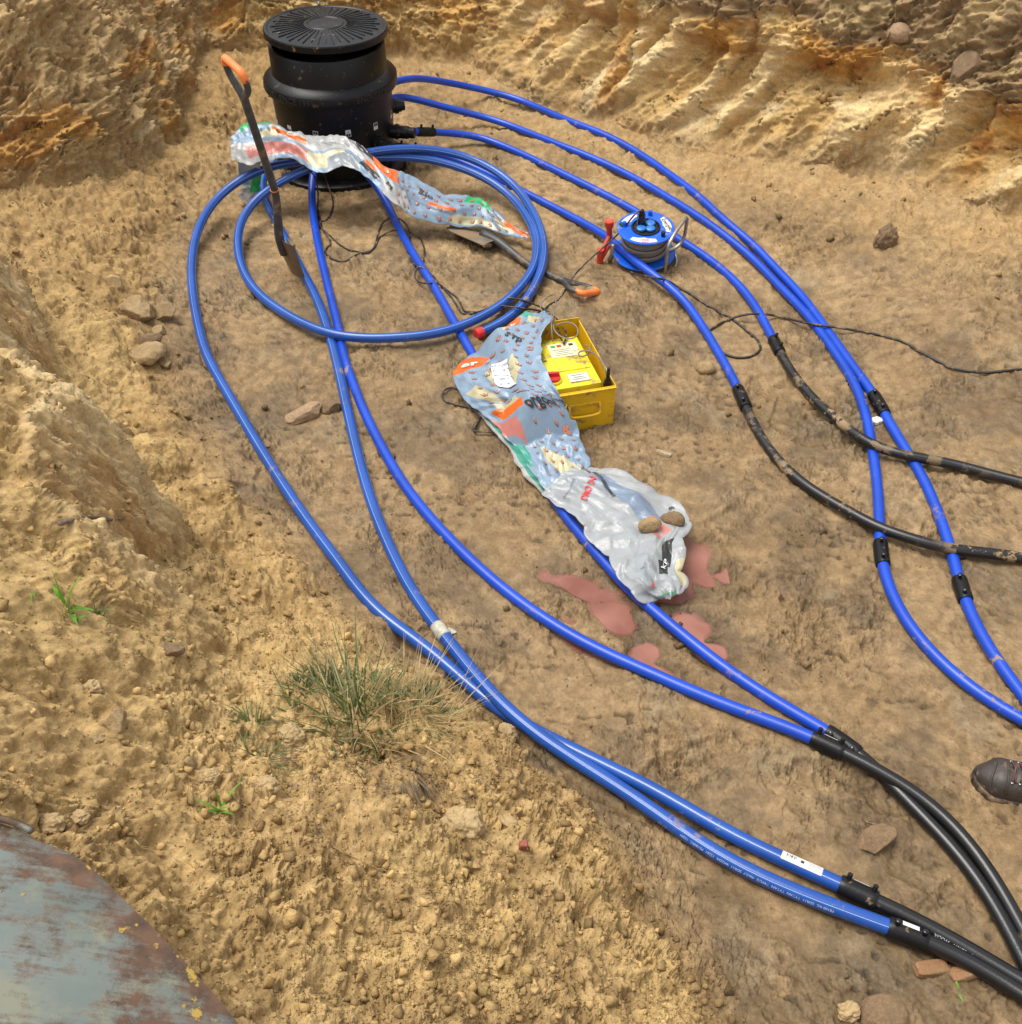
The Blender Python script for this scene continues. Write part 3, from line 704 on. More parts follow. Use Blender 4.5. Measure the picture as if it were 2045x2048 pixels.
def run(label, P, r=PR, mat=None, cp=None, cp2=None, after=None, uvrot=0.0, pin=1.3, st=None, ext=None, sm=8, name='water_pipe'):
    """one welded run: blue pipe, coupler(s), further pipe"""
    path = Path(P, r, sm, ext)
    e = empty(name, path.p[0], label, 'pipe', 'pipes laid across the pit')
    D = path.d[-1]; mat = mat or M_BLUE
    if cp is None:
        sweep('blue_pipe', path.p, r, mat, e, uvrot=uvrot)
    else:
        cuts = [cp] + ([cp2] if cp2 else []); a = 0; mats = [mat] + (after if isinstance(after, list) else [after])
        for i, c in enumerate(cuts):
            d0, d1 = path.near(*c[0]), path.near(*c[1]); mid = (d0 + d1) / 2
            sweep('black_pipe' if mats[i] in (M_BLACKP, M_BLACKC) else 'blue_pipe', path.cut(a, mid), r, mats[i], e, uvrot=uvrot)
            coupler(path, d0, d1, r, e, pin, st if i == 0 else None); a = mid
        sweep('black_pipe' if mats[-1] in (M_BLACKP, M_BLACKC) else 'blue_pipe', path.cut(a, D), r, mats[-1], e, uvrot=uvrot)
    return e, path

CX, CY = -.965, 5.57                      # the chamber's centre
def port(phi, rad, h):
    return (CX + rad * math.sin(R(phi)), CY - rad * math.cos(R(phi)), h, 1)
eA, pA = run('outermost blue pipe beside the cut wall, first joined blue to blue by a black coupler', [port(140,.28,.32),(794,151,.34),(836,155,.26),(881,163,.17),(950,179,.07),(1027,200),(1080,219),(1135,240),(1190,264),(1244,290),(1300,323),(1353,360),(1400,397),(1454,443),(1510,495),(1563,550),(1600,588),(1653,658),(1708,734),(1744,781),(1760,805),(1773,836),(1813,901),(1846,952),(1871,1010),(1897,1080),(1914,1144),(1922,1181),(1935,1220),(1969,1285),(1994,1325),(2045,1391)],
   cp=((1748,789),(1770,829)), cp2=((1917,1160),(1927,1204)), after=[M_BLUE, M_BLUE], st=2.6, ext=.5)
eB, pB = run('blue pipe just inside the outermost one, its only coupler below the lower black pipe', [port(110,.28,.25),(787,181,.25),(850,203,.17),(918,225,.09),(980,243,.04),(1027,258),(1117,290),(1208,327),(1281,363),(1353,405),(1400,433),(1454,472),(1510,522),(1563,578),(1600,615),(1640,662),(1686,727),(1715,774),(1733,832),(1748,916),(1757,985),(1760,1054),(1760,1106),(1766,1144),(1791,1210),(1828,1268),(1897,1343),(1943,1379),(1999,1419),(2045,1442)],
   cp=((1760,1086),(1763,1131)), after=M_BLUE, pin=1.45, ext=.5)
eC, pC = run('blue pipe behind the cable reel, joined to the upper of two muddy black pipes', [port(80,.28,.2),port(80,.36,.2),(815,260,.17),(865,263,.12),(900,268,.08),(954,278,.03),(1027,301),(1099,334),(1172,370),(1244,408),(1299,438),(1353,475),(1418,517),(1490,583),(1526,639),(1548,682),(1560,705),(1577,735),(1621,796),(1672,843),(1737,883,.068),(1775,897,.066),(1817,908,.068),(1860,920,.03),(1889,928),(1965,948),(2045,966)],
   cp=((1549,676),(1562,706)), after=M_BLACKP, pin=1.7, ext=.6)
eD, pD = run('blue pipe in front of the cable reel, joined to the lower muddy black pipe', [port(50,.28,.2),port(50,.37,.2),(790,287,.17),(838,303,.10),(880,313,.05),(918,327),(990,354),(1063,392),(1135,430),(1208,472,.035),(1240,492,.075),(1270,514,.092),(1300,537,.088),(1330,564,.06),(1358,592,.03),(1399,646),(1436,703),(1465,754),(1479,781),(1488,805),(1503,840),(1530,890),(1570,939),(1635,992),(1708,1032),(1762,1054,.066),(1820,1074,.04),(1890,1095,.066),(1930,1103,.035),(1975,1110),(2045,1119)],
   cp=((1476,777),(1493,816)), after=M_BLACKP, pin=1.2, st=2.9, ext=.6)
eE, pE = run('blue pipe passing under both plastic sacks and through the pink puddle', [port(20,.28,.2),port(20,.36,.19),(753,368,.11),(780,425,.03),(804,469),(838,526),(871,577),(905,638),(935,690),(970,752),(1000,806),(1060,915),(1126,1026),(1170,1078),(1209,1125),(1248,1168),(1287,1205),(1339,1247),(1391,1291),(1450,1337),(1528,1390),(1571,1416),(1640,1455),(1690,1482),(1745,1524,.024),(1786,1573),(1822,1612),(1878,1663),(1933,1725),(1975,1784),(2003,1834),(2026,1880),(2045,1920)],
   cp=((1652,1461),(1722,1500)), after=M_BLACKC, pin=1.0, ext=.5)
eF, pF = run('blue pipe from the front of the chamber to the double black pipes at the right', [port(-11,.28,.2),port(-11,.36,.19),(625,351,.12),(625,408,.03),(634,476),(649,543),(666,611),(679,661),(688,715),(705,762),(733,834),(771,908),(811,974),(873,1051),(951,1130),(1029,1196),(1131,1267),(1209,1306),(1287,1338),(1400,1390),(1500,1430),(1571,1457),(1625,1476,.028),(1675,1494,.045),(1727,1518,.055),(1784,1547,.05),(1840,1589,.035),(1897,1640),(1954,1706),(1996,1768),(2025,1820),(2045,1860)],
   cp=((1624,1475),(1694,1500)), after=M_BLACKC, pin=2.0, st=2.45, ext=.5)
eH, pH = run('striped blue pipe lying lowest at the bottom, its print ending at a stickered coupler', [port(-41,.28,.2),port(-41,.36,.18),(540,335,.06),(522,370),(531,402),(575,483),(602,537),(632,592),(652,646),(666,692),(683,764),(699,837),(718,918),(743,1005),(774,1083),(811,1160),(851,1222),(898,1287,.03,'a'),(954,1352,.055,'a'),(1000,1402,.064,'a'),(1044,1443,.06,'a'),(1099,1488,.045,'a'),(1200,1552,.032,'a'),(1300,1618,.03),(1400,1688,.035),(1500,1745,.035),(1585,1781,.035),(1669,1815,.035),(1774,1851,.035),(1819,1866,.035),(1856,1880,.035),(1900,1900,.035),(1952,1930),(1994,1956),(2045,1992)],
   r=.021, mat=M_BLUE2, cp=((1776,1852),(1856,1880)), after=M_BLACKC, uvrot=.21, pin=1.62, st=2.0, ext=.5, sm=8)
eG, pG = run('striped blue pipe coiled in a loop before the chamber, red cap on its free end', [(958,667,.02),(989,657,.022),(1040,618,.03),(1073,568,.04),(1088,526,.05),(1087,476,.06),(1067,425,.08),(1033,375,.11),(989,338,.15),(922,309,.19),(854,296,.23),(787,294,.265),(720,303,.28),(655,318,.27),(598,338,.235),(558,361,.19),(517,395,.13),(487,435,.08),(475,483,.05),(484,537,.03),(511,584,.025),(561,624,.03),(625,655,.05),(680,670,.062),(740,679,.05),(800,678,.045),(860,669,.06),(922,651,.06),(989,621,.045),(1040,580,.035),(1070,530,.05),(1073,476,.05),(1053,432,.06),(1020,392,.08),(972,355,.12),(905,328,.16),(838,314,.19),(770,313,.22),(700,316,.245),(640,318,.26),(580,318,.25),(523,332,.22),(472,363,.16),(425,410,.09),(396,464,.05),(383,526,.025),(385,581),(396,646),(412,708),(454,783),(508,877),(562,964),(617,1044),(671,1117),(754,1218),(845,1294,.024,'a'),(917,1352,.024,'a'),(972,1401,.024,'a'),(1040,1448,.024,'a'),(1095,1474,.024,'a'),(1153,1504,.024,'a'),(1250,1548,.03,'a'),(1300,1575,.03),(1400,1636,.03),(1500,1689,.03),(1571,1720,.03),(1628,1745,.03),(1679,1767,.03),(1716,1785,.03),(1752,1803,.03),(1811,1828,.03),(1867,1856,.03),(1924,1892),(1980,1928),(2045,1967)],
   r=.021, mat=M_BLUE2, cp=((1678,1766),(1752,1804)), after=M_BLACKC, uvrot=.18, pin=2.0, st=2.55, ext=.5, sm=8)
# red cap on the free end, sticker and print of the striped pipes, tape
c, t, a, b = pG.frame(0.005)
mb = MB(); mb.tube([c - t * .022, c - t * .020, c + t * .014, c + t * .016], [.020, .0245, .0245, .022], 24)
autosmooth(mb.build('end_cap', M_RED, eG), 40)
d = pG.near(1571, 1714)
st = sticker_on(pG, pG.near(1566, 1714), pG.near(1648, 1750), 1.75, .030, .0217, M_WHITE, 'paper_label', eG)
mb = MB(); x0 = pG.near(1572, 1716)
def patch_on(path, d0, d1, ang0, ang1, r, mb):
    V = []
    for dd in np.linspace(d0, d1, 3):
        c, t, a, b = path.frame(dd)
        for q in np.linspace(ang0, ang1, 4): V.append(c + (a * math.cos(q) + b * math.sin(q)) * r)
    mb.add(V, [(i * 4 + j, i * 4 + j + 1, i * 4 + j + 5, i * 4 + j + 4) for i in range(2) for j in range(3)])
for i, wd in enumerate([.002,.001,.0015,.003,.001,.002,.0012]): patch_on(pG, x0 + .004 * i, x0 + .004 * i + wd, 1.65, 2.05, .0223, mb)
patch_on(pG, x0 + .038, x0 + .047, 1.55, 1.9, .0223, mb)
for k in range(4): patch_on(pG, x0 + .058, x0 + .095 - .006 * (k % 2), 1.35 + .2 * k, 1.38 + .2 * k, .0223, mb)
mb.build('barcode', M_INK, st)
print_on(pH, pH.near(1672, 1816), .50, .0105, .0212, 'PE100 RC  SDR11  TYTAN  TYTAN  TWC/2  40x3,7  SDR11  WODA  12201  PE100RC  12201', M_PIPETXT, 'printed_text', eH, -1)
print_on(pG, pG.near(2010, 1950), .62, .012, .0212, 'PE100 RC  40x3,7  SDR11  WODA', M_WHITE, 'printed_text', eG, -1)
d = pH.near(880, 1266); mb = MB()
pts = [pH.at(x) for x in np.linspace(d - .028, d + .03, 9)]
mb.tube(pts, [.0225 + .004 * random.random() for _ in pts], 16)
c, t, a, b = pH.frame(d); mb.add([c - a * .02 - b * .01 - t * .02, c - a * .02 - b * .01 + t * .02, c - a * .05 - b * .02 + t * .015, c - a * .045 - b * .02 - t * .01], [(0, 1, 2, 3)])
mb.build('clear_tape', M_TAPE, eH)

# ------------------------------------------------------------------ manifold chamber
ch = empty('manifold_chamber', (CX, CY, 0), 'round black plastic manhole chamber with ribbed lid standing in the pit', 'chamber')
MC = Matrix.Translation((CX, CY, 0))
mb = MB(); mb.lathe([(.36, -.05), (.372, .0), (.372, .022), (.36, .03), (.335, .034)], 96, M=MC); autosmooth(mb.build('base_flange', M_BLACK, ch))
mb = MB(); mb.lathe([(.309, .03), (.311, .12), (.316, .24), (.321, .40), (.322, .455)], 96, M=MC); autosmooth(mb.build('barrel', M_BLACK, ch))
colr = MB(); colr.lathe([(.320, .436), (.351, .440), (.354, .447), (.354, .486), (.350, .493), (.312, .519), (.306, .522)], 128, M=MC); 
mb = MB(); mb.lathe([(.308, .515), (.304, .53), (.303, .648), (.299, .654), (.284, .654), (.280, .58)], 96, M=MC, cap=False); autosmooth(mb.build('neck', M_BLACK, ch), 40)
# raised lettering on the collar
def ring_text(s, phi0, size, r, h, thick=.0035):
    v, f = text_geo(s, size, 'LEFT'); n = len(v); W = []
    for lay in (0, thick):
        for x, y, z in v:
            p_ = R(phi0) + x / r; rr = r + lay
            W.append((CX + rr * math.sin(p_), CY - rr * math.cos(p_), h + y))
    F = [tuple(i + n for i in q) for q in f] ; ed = {}
    for q in f:
        for i in range(len(q)):
            k_ = (q[i], q[(i + 1) % len(q)])
            ed[k_] = 1
    for (i, j) in ed:
        if (j, i) not in ed: F.append((i, j, j + n, i + n))
    colr.add(W, F, 1)
ring_text('DENMARK SINCE 1991', -76, .043, .3535, .466)
ring_text('ENERGEO', 29, .043, .3535, .466)
sv = []
for k in range(10):
    rr = (.012 if k % 2 == 0 else .005); q = R(15) + rr * math.sin(k * math.pi / 5) / .3525; sv.append((CX + .3555 * math.sin(q), CY - .3555 * math.cos(q), .466 + rr * math.cos(k * math.pi / 5)))
colr.add(sv + [(CX + .357 * math.sin(R(15)), CY - .357 * math.cos(R(15)), .466)], [(k, (k + 1) % 10, 10) for k in range(10)], 1)
co = autosmooth(colr.build('collar', [M_BLACK, M_LETTER], ch), 30)
# lid, tilted open a little, with rim, dome, radial ribs and a centre ring
lidM = MC @ Matrix.Translation((.004, 0, .700)) @ Matrix.Rotation(R(1.2), 4, 'Y')
lid = MB(); lid.lathe([(.285, -.004), (.312, -.004), (.319, .002), (.320, .030), (.316, .036), (.302, .037), (.296, .033), (.20, .040), (.105, .046), (.098, .046)], 128, M=lidM, cap=False)
lid.lathe([(.098, .046), (.092, .050), (.086, .046), (.0, .047)], 96, M=lidM, cap=False)
lo = autosmooth(lid.build('lid', M_BLACKW, ch), 32)
mb = MB()
for k in range(44):
    an = 2 * math.pi * k / 44; 
    def lp(r_, z_, s_): return lidM @ Vector((r_ * math.cos(an) - s_ * math.sin(an), r_ * math.sin(an) + s_ * math.cos(an), z_))
    r0, r1 = .108, .262 + .02 * (k % 2)
    z0, z1 = .0455, .0365
    wv = .0022
    V = [lp(r0, z0 - .003, -wv), lp(r0, z0 - .003, wv), lp(r1, z1 - .003, wv), lp(r1, z1 - .003, -wv), lp(r0 + .004, z0 + .003, -wv * .5), lp(r0 + .004, z0 + .003, wv * .5), lp(r1 - .004, z1 + .003, wv * .5), lp(r1 - .004, z1 + .003, -wv * .5)]
    mb.add(V, [(4, 5, 6, 7), (0, 1, 5, 4), (1, 2, 6, 5), (2, 3, 7, 6), (3, 0, 4, 7)])
mb.build('ribs', M_BLACKW, lo, False)
mb = MB(); mb.tube([lidM @ Vector((-.075, .305, .03)), lidM @ Vector((-.075, .305, .055))], .006, 10)
mb.tube([lidM @ Vector((-.075 + .011 * math.cos(q), .305, .066 + .013 * math.sin(q))) for q in np.linspace(0, 6.28, 18)], .0035, 8)
mb.build('eye_bolt', M_STEEL, ch)
# ports with compression stubs and number stickers
for phi, dg in ((80, '1'), (50, '1'), (20, '2'), (-11, '2'), (-41, '3'), (-69, '3'), (110, None), (140, None)):
    s_, c_ = math.sin(R(phi)), -math.cos(R(phi)); dv = Vector((s_, c_, 0))
    long = phi in (80, 50); hh = .2 if abs(phi) <= 80 else .27
    o0 = Vector((CX, CY, hh)); mb = MB()
    L = .10 if long else .05
    mb.tube([o0 + dv * x for x in (.30, .335, .336, .352, .353, .33 + L * .8, .331 + L * .8, .335 + L * 1.1)], [.036, .036, .041, .041, .034, .034, .029, .029], 24)
    po = autosmooth(mb.build('port', M_BLACK, ch), 35)
    if dg:
        side = Vector((-c_, s_, 0)).normalized()
        side = Vector((math.cos(R(phi)), math.sin(R(phi)), 0)); up = Vector((0, 0, 1)); ce = Vector((CX, CY, .292)) + dv * .3188
        def rect(w_, h_, dz, lift): return [ce + dv * lift + up * dz - side * w_ - up * h_, ce + dv * lift + up * dz + side * w_ - up * h_, ce + dv * lift + up * dz + side * w_ + up * h_, ce + dv * lift + up * dz - side * w_ + up * h_]
        m1 = MB(); m1.add(rect(.0145, .0185, 0, 0), [(0, 1, 2, 3)]); sk = m1.build('number_sticker', M_WHITE, ch, False)
        topb = phi in (80, 50, -11, -69)
        m2 = MB(); m2.add(rect(.0115, .0078, .0085 if topb else -.0085, .0012), [(0, 1, 2, 3)])
        m2.build('black_field', M_INK, sk, False)
        v, f = text_geo(dg, .016)
        for zz_, mt in ((.0085, M_WHITE if topb else M_INK), (-.0085, M_INK if topb else M_WHITE)):
            obj('digit', [ce + dv * .002 + side * x + up * (y + zz_) for x, y, _ in v], f, mt, sk, False)
# electrofusion sleeve on the right hand port
coupler(pC, pC.near(835, 260), pC.near(870, 265), PR, eC, 1.5, 3.3)
coupler(pD, pD.near(795, 288), pD.near(835, 302), PR, eD, 1.5)
# ------------------------------------------------------------------ spades
def spade(name, label, tip, grip, side, blade_w=.19, group='digging spades'):
    tip, grip = Vector(tip), Vector(grip); ax = (grip - tip).normalized(); L = (grip - tip).length
    sd_ = Vector(side); sd_ = (sd_ - ax * sd_.dot(ax)).normalized(); nr_ = ax.cross(sd_).normalized()
    e = empty(name, tip, label, 'spade', group)
    P = lambda s_, a_, n_: tip + ax * s_ + sd_ * a_ + nr_ * n_
    # pressed blade: slightly dished, pointed tip, folded treads
    mb = MB(); nu, nv = 14, 9; V = []
    bl = .30
    for lay in (0, .0035):
        for i in range(nu + 1):
            s_ = i / nu
            wd = blade_w / 2 * min(1, .62 + s_ * 1.4) * (1 - .04 * s_)
            for j in range(nv):
                q = j / (nv - 1) * 2 - 1
                V.append(P(s_ * bl + (.0 if i else .035 * q * q), q * wd, lay - .022 * (1 - q * q) * (.4 + .6 * s_) + .03 * s_ * s_ * 0))
    k = (nu + 1) * nv; F = []
    for i in range(nu):
        for j in range(nv - 1):
            a = i * nv + j; F.append((a, a + 1, a + nv + 1, a + nv)); F.append((a + k, a + k + nv, a + k + nv + 1, a + k + 1))
    for i in range(nu):
        for j in (0, nv - 1):
            a = i * nv + j; F.append((a, a + nv, a + nv + k, a + k))
    for i in (0, nu):
        for j in range(nv - 1):
            a = i * nv + j; F.append((a, a + k, a + k + 1, a + 1))
    mb.add(V, F)
    for q in (-1, 1):
        mb.box((0, 0, 0), (.055, .012, .016), Matrix.Translation(P(bl, q * blade_w * .33, .002)) @ Matrix((sd_, ax, nr_)).transposed().to_4x4(), bev=.003)
    b = mb.build('blade', M_BLADE, e); autosmooth(b, 40)
    # socket and shaft with a gentle bend
    mb = MB()
    bend = lambda s_: -.022 + .055 * sstep(bl - .05, bl + .28, s_)
    pts = []; rs = []
    for s_ in np.linspace(bl - .10, L - .15, 22):
        pts.append(P(s_, 0, float(bend(s_)))); rs.append(.021 - .004 * float(sstep(bl, bl + .25, s_)) + .0)
    mb.tube(pts, rs, 18); mb.build('shaft', M_SHAFT, e)
    mb = MB(); mb.tube([P(bl + .26, 0, float(bend(bl + .26))), P(bl + .264, 0, float(bend(bl + .264)))], .0195, 18); mb.build('collar_ring', M_ORANGE, e)
    # D handle: black fork and orange grip
    c0 = float(bend(L)); h = MB(); wg = .066
    for q in (-1, 1):
        arc = [P(L - .17, 0, c0), P(L - .145, q * .010, c0), P(L - .115, q * .036, c0), P(L - .075, q * wg, c0), P(L - .03, q * (wg + .006), c0), P(L - .008, q * (wg - .004), c0)]
        h.tube(catmull(arc, 6), np.linspace(.0165, .0115, 31), 14)
    autosmooth(h.build('fork', M_SHAFT, e), 50)
    g = MB(); g.tube(catmull([P(L - .035, -wg - .004, c0), P(L - .005, -wg + .008, c0), P(L, -.02, c0), P(L, .02, c0), P(L - .005, wg - .008, c0), P(L - .035, wg + .004, c0)], 6), 0.0150, 16)
    g.build('grip', M_ORANGE, e)
    return e
t0 = on_ground(596, 558, -.03)
dG = np.array(ray(452, 138)); k_ = 3.97 / dG[1]; g0 = np.array((0, 0, CAMH)) + dG * k_
spade('spade', 'black spade with orange grip stuck upright in the mud beside the chamber', t0, g0, (.62, -.78, 0.0), .18)
t1 = on_ground(905, 452, .035); g1 = on_ground(1186, 572, .055)
spade('spade', 'black spade with orange grip lying flat, its blade under a plastic sack', t1, g1, (-.4, -.9, .35), .19)

# ------------------------------------------------------------------ cable reel
rc = on_ground(1287, 520, 0)
RM = Matrix.Translation((rc[0], rc[1], rc[2])) @ Matrix.Rotation(R(6), 4, 'X') @ Matrix.Rotation(R(-2), 4, 'Y')
re_ = empty('cable_reel', rc, 'small blue cable reel with sockets and a steel carrying frame between two pipes', 'cable reel')
RA = .136
def disc(name, z, r, mat, parent=re_):
    m_ = MB(); m_.lathe([(.02, z - .004), (r - .004, z - .006), (r, z - .004), (r + .002, z), (r, z + .004), (r - .006, z + .005), (r - .02, z + .002), (.02, z + .003)], 72, M=RM, cap=True)
    return autosmooth(m_.build(name, mat, parent), 40)
disc('flange', .045, .150, M_REEL)
top = disc('flange', .182, RA, M_REEL)
mb = MB()
for k in range(9):
    z = .060 + k * .0125; rr = .100 + .006 * math.sin(k * 2.1)
    mb.tube([RM @ Vector((rr * math.cos(q), rr * math.sin(q), z + .006 * q / 6.28)) for q in np.linspace(0, 6.4, 50)], .0072, 8)
mb.build('wound_cable', M_GREYC, re_)
mb = MB(); mb.lathe([(.092, .05), (.092, .18)], 48, M=RM); mb.build('drum', M_REEL, re_)
mb = MB(); mb.lathe([(.066, .184), (.069, .191), (.062, .192), (.058, .187), (0, .187)], 48, M=RM); so_ = autosmooth(mb.build('socket_plate', M_BLACK, re_), 35)
for q in (40, 130, 220, 310):
    c_ = Vector((.031 * math.cos(R(q)), .031 * math.sin(R(q)), .189)); mm_ = RM @ Matrix.Translation(c_)
    m_ = MB()
    if q == 130:
        m_.lathe([(.0, 0), (.021, 0), (.021, .008), (.016, .010)], 24, M=mm_)
        m_.box((0, .021, .024), (.036, .005, .036), mm_, bev=.004); autosmooth(m_.build('socket_cap', M_CAPB, so_), 40)
    else:
        m_.lathe([(.022, 0), (.0235, .004), (.022, .010), (.017, .013), (0, .0135)], 28, M=mm_); m_.box((0, .023, .004), (.014, .008, .008), mm_); autosmooth(m_.build('socket_cap', M_CAPB, so_), 40)
pm = RM @ Matrix.Translation((.031 * math.cos(R(130)), .031 * math.sin(R(130)) - .004, .195))
m_ = MB(); m_.lathe([(.019, 0), (.020, .022), (.016, .030), (.018, .040), (.013, .062), (.008, .075)], 24, M=pm); plug = autosmooth(m_.build('plug', M_BLACKG, re_), 35)
for (x, y, mt) in ((.075, -.072, M_BLACKG), (-.100, .02, M_REEL), (.03, .105, M_REEL)):
    m_ = MB(); m_.lathe([(.010, .183), (.0105, .205), (.008, .208), (0, .208)], 20, M=RM @ Matrix.Translation((x, y, 0))); autosmooth(m_.build('winding_stud', mt, re_), 35)
def sector(a0, a1, r0, r1, z, mat, name, parent, cut=0.0):
    V = []; n_ = 16
    for q in np.linspace(a0, a1, n_):
        f_ = abs((q - (a0 + a1) / 2) / ((a1 - a0) / 2))
        V.append(RM @ Vector(((r0 + cut * f_) * math.cos(R(q)), (r0 + cut * f_) * math.sin(R(q)), z))); V.append(RM @ Vector((r1 * math.cos(R(q)), r1 * math.sin(R(q)), z)))
    return obj(name, V, [(2 * i, 2 * i + 1, 2 * i + 3, 2 * i + 2) for i in range(n_ - 1)], mat, parent, False)
def flat_text(s, size, M, mat, parent, name='printed_text'):
    v, f = text_geo(s, size); return obj(name, [M @ Vector(x) for x in v], f, mat, parent, False)
sA = sector(-22, 42, .082, .130, .1855, M_WHITE, 'sticker', top, .018)
flat_text('Energeo', .03, RM @ Matrix.Translation((.104, .018, .187)) @ Matrix.Rotation(R(-72), 4, 'Z'), M_INK, sA)
flat_text('0.25', .02, RM @ Matrix.Translation((.116, -.026, .187)) @ Matrix.Rotation(R(-88), 4, 'Z'), M_INK, sA)
sB = sector(228, 292, .082, .130, .1855, M_WHITE, 'sticker', top, .018)
flat_text('H05', .022, RM @ Matrix.Translation((-.012, -.102, .187)), M_RED, sB); flat_text('RR-F', .016, RM @ Matrix.Translation((-.012, -.120, .187)), M_RED, sB)
sC = sector(108, 172, .082, .130, .1855, M_WHITE, 'sticker', top, .018)
m_ = MB(); m_.lathe([(.0, .1868), (.02, .1868)], 18, M=RM @ Matrix.Translation((-.104, .03, 0)), cap=True); m_.build('green_mark', M_GREEN, sC)
# carrying frame: bent steel tube, and the red handle on the other side
def rw(*p): return RM @ Vector(p)
mb = MB()
fr = catmull([rw(.09, -.135, -.01), rw(.092, -.136, .10), rw(.095, -.132, .165), rw(.11, -.112, .192), rw(.185, .015, .212), rw(.197, .035, .205), rw(.199, .042, .16), rw(.195, .042, .10), rw(.18, .03, .07), rw(.15, .012, .055), rw(.11, .0, .05)], 7)
mb.tube(fr, .0085, 14)
base = catmull([rw(.10, -.135, -.005), rw(.16, -.03, -.003), rw(.15, .06, .0), rw(.0, .16, .003), rw(-.14, .08, .004), rw(-.17, -.02, .02), rw(-.16, -.05, .08), rw(-.155, -.05, .13)], 8)
mb.tube(base, .0085, 12); mb.build('frame', M_STEEL, re_)
mb = MB(); mb.tube([rw(-.168, .035, .10), rw(-.170, .038, .16), rw(-.17, .04, .172), rw(-.171, .041, .20)], [.013, .014, .021, .022], 18); mb.tube([rw(-.215, -.03, .0), rw(-.213, -.03, .09)], .0165, 18)
mb.tube([rw(-.213, -.03, .06), rw(-.168, .03, .12)], [.012, .012], 14); mb.tube([rw(-.213, -.03, .02), rw(-.172, .0, .09)], .010, 14)
autosmooth(mb.build('handle', M_REDH, re_), 40)

# ------------------------------------------------------------------ yellow machine in its crate
FR = Vector((.404, 3.19, 0)); BR = Vector((.283, 3.65, 0)); ey = (BR - FR).normalized(); ex = Vector((ey.y, -ey.x, 0)).normalized()
CL, CW, CHH = (BR - FR).length, .345, .192
gz = float(min(ground(*(FR - ex * .17 + ey * .2)[:2]), 0.01))
def cw(x, y, z): return FR - ex * (CW - x) + ey * y + Vector((0, 0, gz + z))      # x 0..CW left to right, y front to back
CM = Matrix.Translation(cw(0, 0, 0)) @ Matrix((ex, ey, Vector((0, 0, 1)))).transposed().to_4x4()
mch = empty('welding_machine', cw(CW / 2, CL / 2, 0), 'yellow pipe welding machine with a red switch in an open steel crate', 'machine')
mb = MB(); th = .004
mb.box((CW / 2, CL / 2, .002), (CW - .01, CL - .01, th), CM)
mb.box((CW / 2, 0, CHH / 2), (CW, th, CHH), CM, bev=.0015); mb.box((CW / 2, CL, CHH / 2 + .005), (CW, th, CHH + .01), CM, bev=.0015)
mb.box((0, CL / 2, CHH / 2 - .001), (th, CL - .006, CHH - .002), CM, bev=.001); mb.box((CW, CL / 2, CHH / 2 - .001), (th, CL - .006, CHH - .002), CM, bev=.001)
mb.box((CW / 2, -.006, CHH - .005), (CW, .010, .006), CM, bev=.002)
cr = mb.build('crate', M_YCRATE, mch, False)
hb = MB(); hx = CW - .125
hb.box((hx, -.004, .128), (.13, .006, .012), CM, bev=.002)
hb.tube([CM @ Vector(p) for p in catmull([(hx - .062, -.006, .128), (hx - .062, -.016, .10), (hx - .058, -.02, .088), (hx - .045, -.02, .082), (hx + .045, -.02, .082), (hx + .058, -.02, .088), (hx + .062, -.016, .10), (hx + .062, -.006, .128)], 5)], .0055, 10)
hb.build('handle', M_YCRATE, cr)
# the machine itself
mx0, mx1, my0, my1, mz = .015, CW - .035, .055, CL - .085, .172
mb = MB(); mb.box(((mx0 + mx1) / 2, (my0 + my1) / 2, mz / 2 + .004), (mx1 - mx0, my1 - my0, mz - .004), CM, bev=.010)
mb.box(((mx0 + mx1) / 2, (my0 + my1) / 2 + .04, mz + .004), (mx1 - mx0 - .03, my1 - my0 - .13, .006), CM, bev=.003)
body = autosmooth(mb.build('housing', M_YBOX, mch), 40)
T = lambda x, y, z=0: CM @ Matrix.Translation((x, y, mz + z))
def plate(x, y, sx, sy, sz, mat, name, parent=body, z=.004, bev=.001):
    m_ = MB(); m_.box((0, 0, sz / 2), (sx, sy, sz), T(x, y, z), bev=bev); return m_.build(name, mat, parent, False)
plate(.07, .255, .052, .088, .008, M_LCD, 'display')
flat_text('000', .026, T(.118, .315, .0085) @ Matrix.Rotation(R(-90), 4, 'Z'), M_INK, body); flat_text('SSEL8', .024, T(.128, .262, .0085) @ Matrix.Rotation(R(-90), 4, 'Z'), M_INK, body)
pl = plate(.225, .295, .122, .095, .006, plain('cream_label', (.74, .70, .42), .4, var=.08, dirt=.15), 'instruction_label')
for x, mt in ((.187, M_GREEN), (.212, M_RED), (.262, M_INK)): plate(x, .322, .018, .014, .0012, mt, 'coloured_field', pl, .0105, .0)
mb = MB()
for k in range(4): mb.box((.215 + .004 * (k % 2), .296 - .012 * k, .0112), (.075 - .01 * (k % 3), .0025, .0006), CM @ Matrix.Translation((0, 0, mz)))
mb.build('printed_lines', M_GREYINK, pl, False)
m_ = MB(); m_.lathe([(.036, .0), (.037, .010), (.034, .013), (0, .013)], 40, M=T(.125, .115)); sw = autosmooth(m_.build('switch_base', M_YBOX, body), 40)
m_ = MB(); m_.lathe([(.030, .012), (.0305, .022), (.028, .025), (0, .025)], 40, M=T(.125, .115)); m_.box((0, 0, .032), (.052, .013, .018), T(.125, .115) @ Matrix.Rotation(R(-8), 4, 'Z'), bev=.003); autosmooth(m_.build('red_switch', M_RED, body), 35)
tp = plate(.228, .105, .080, .052, .004, plain('clear_cover', (.62, .60, .48), .15, var=.25, vscale=60), 'cover_window')
mb = MB()
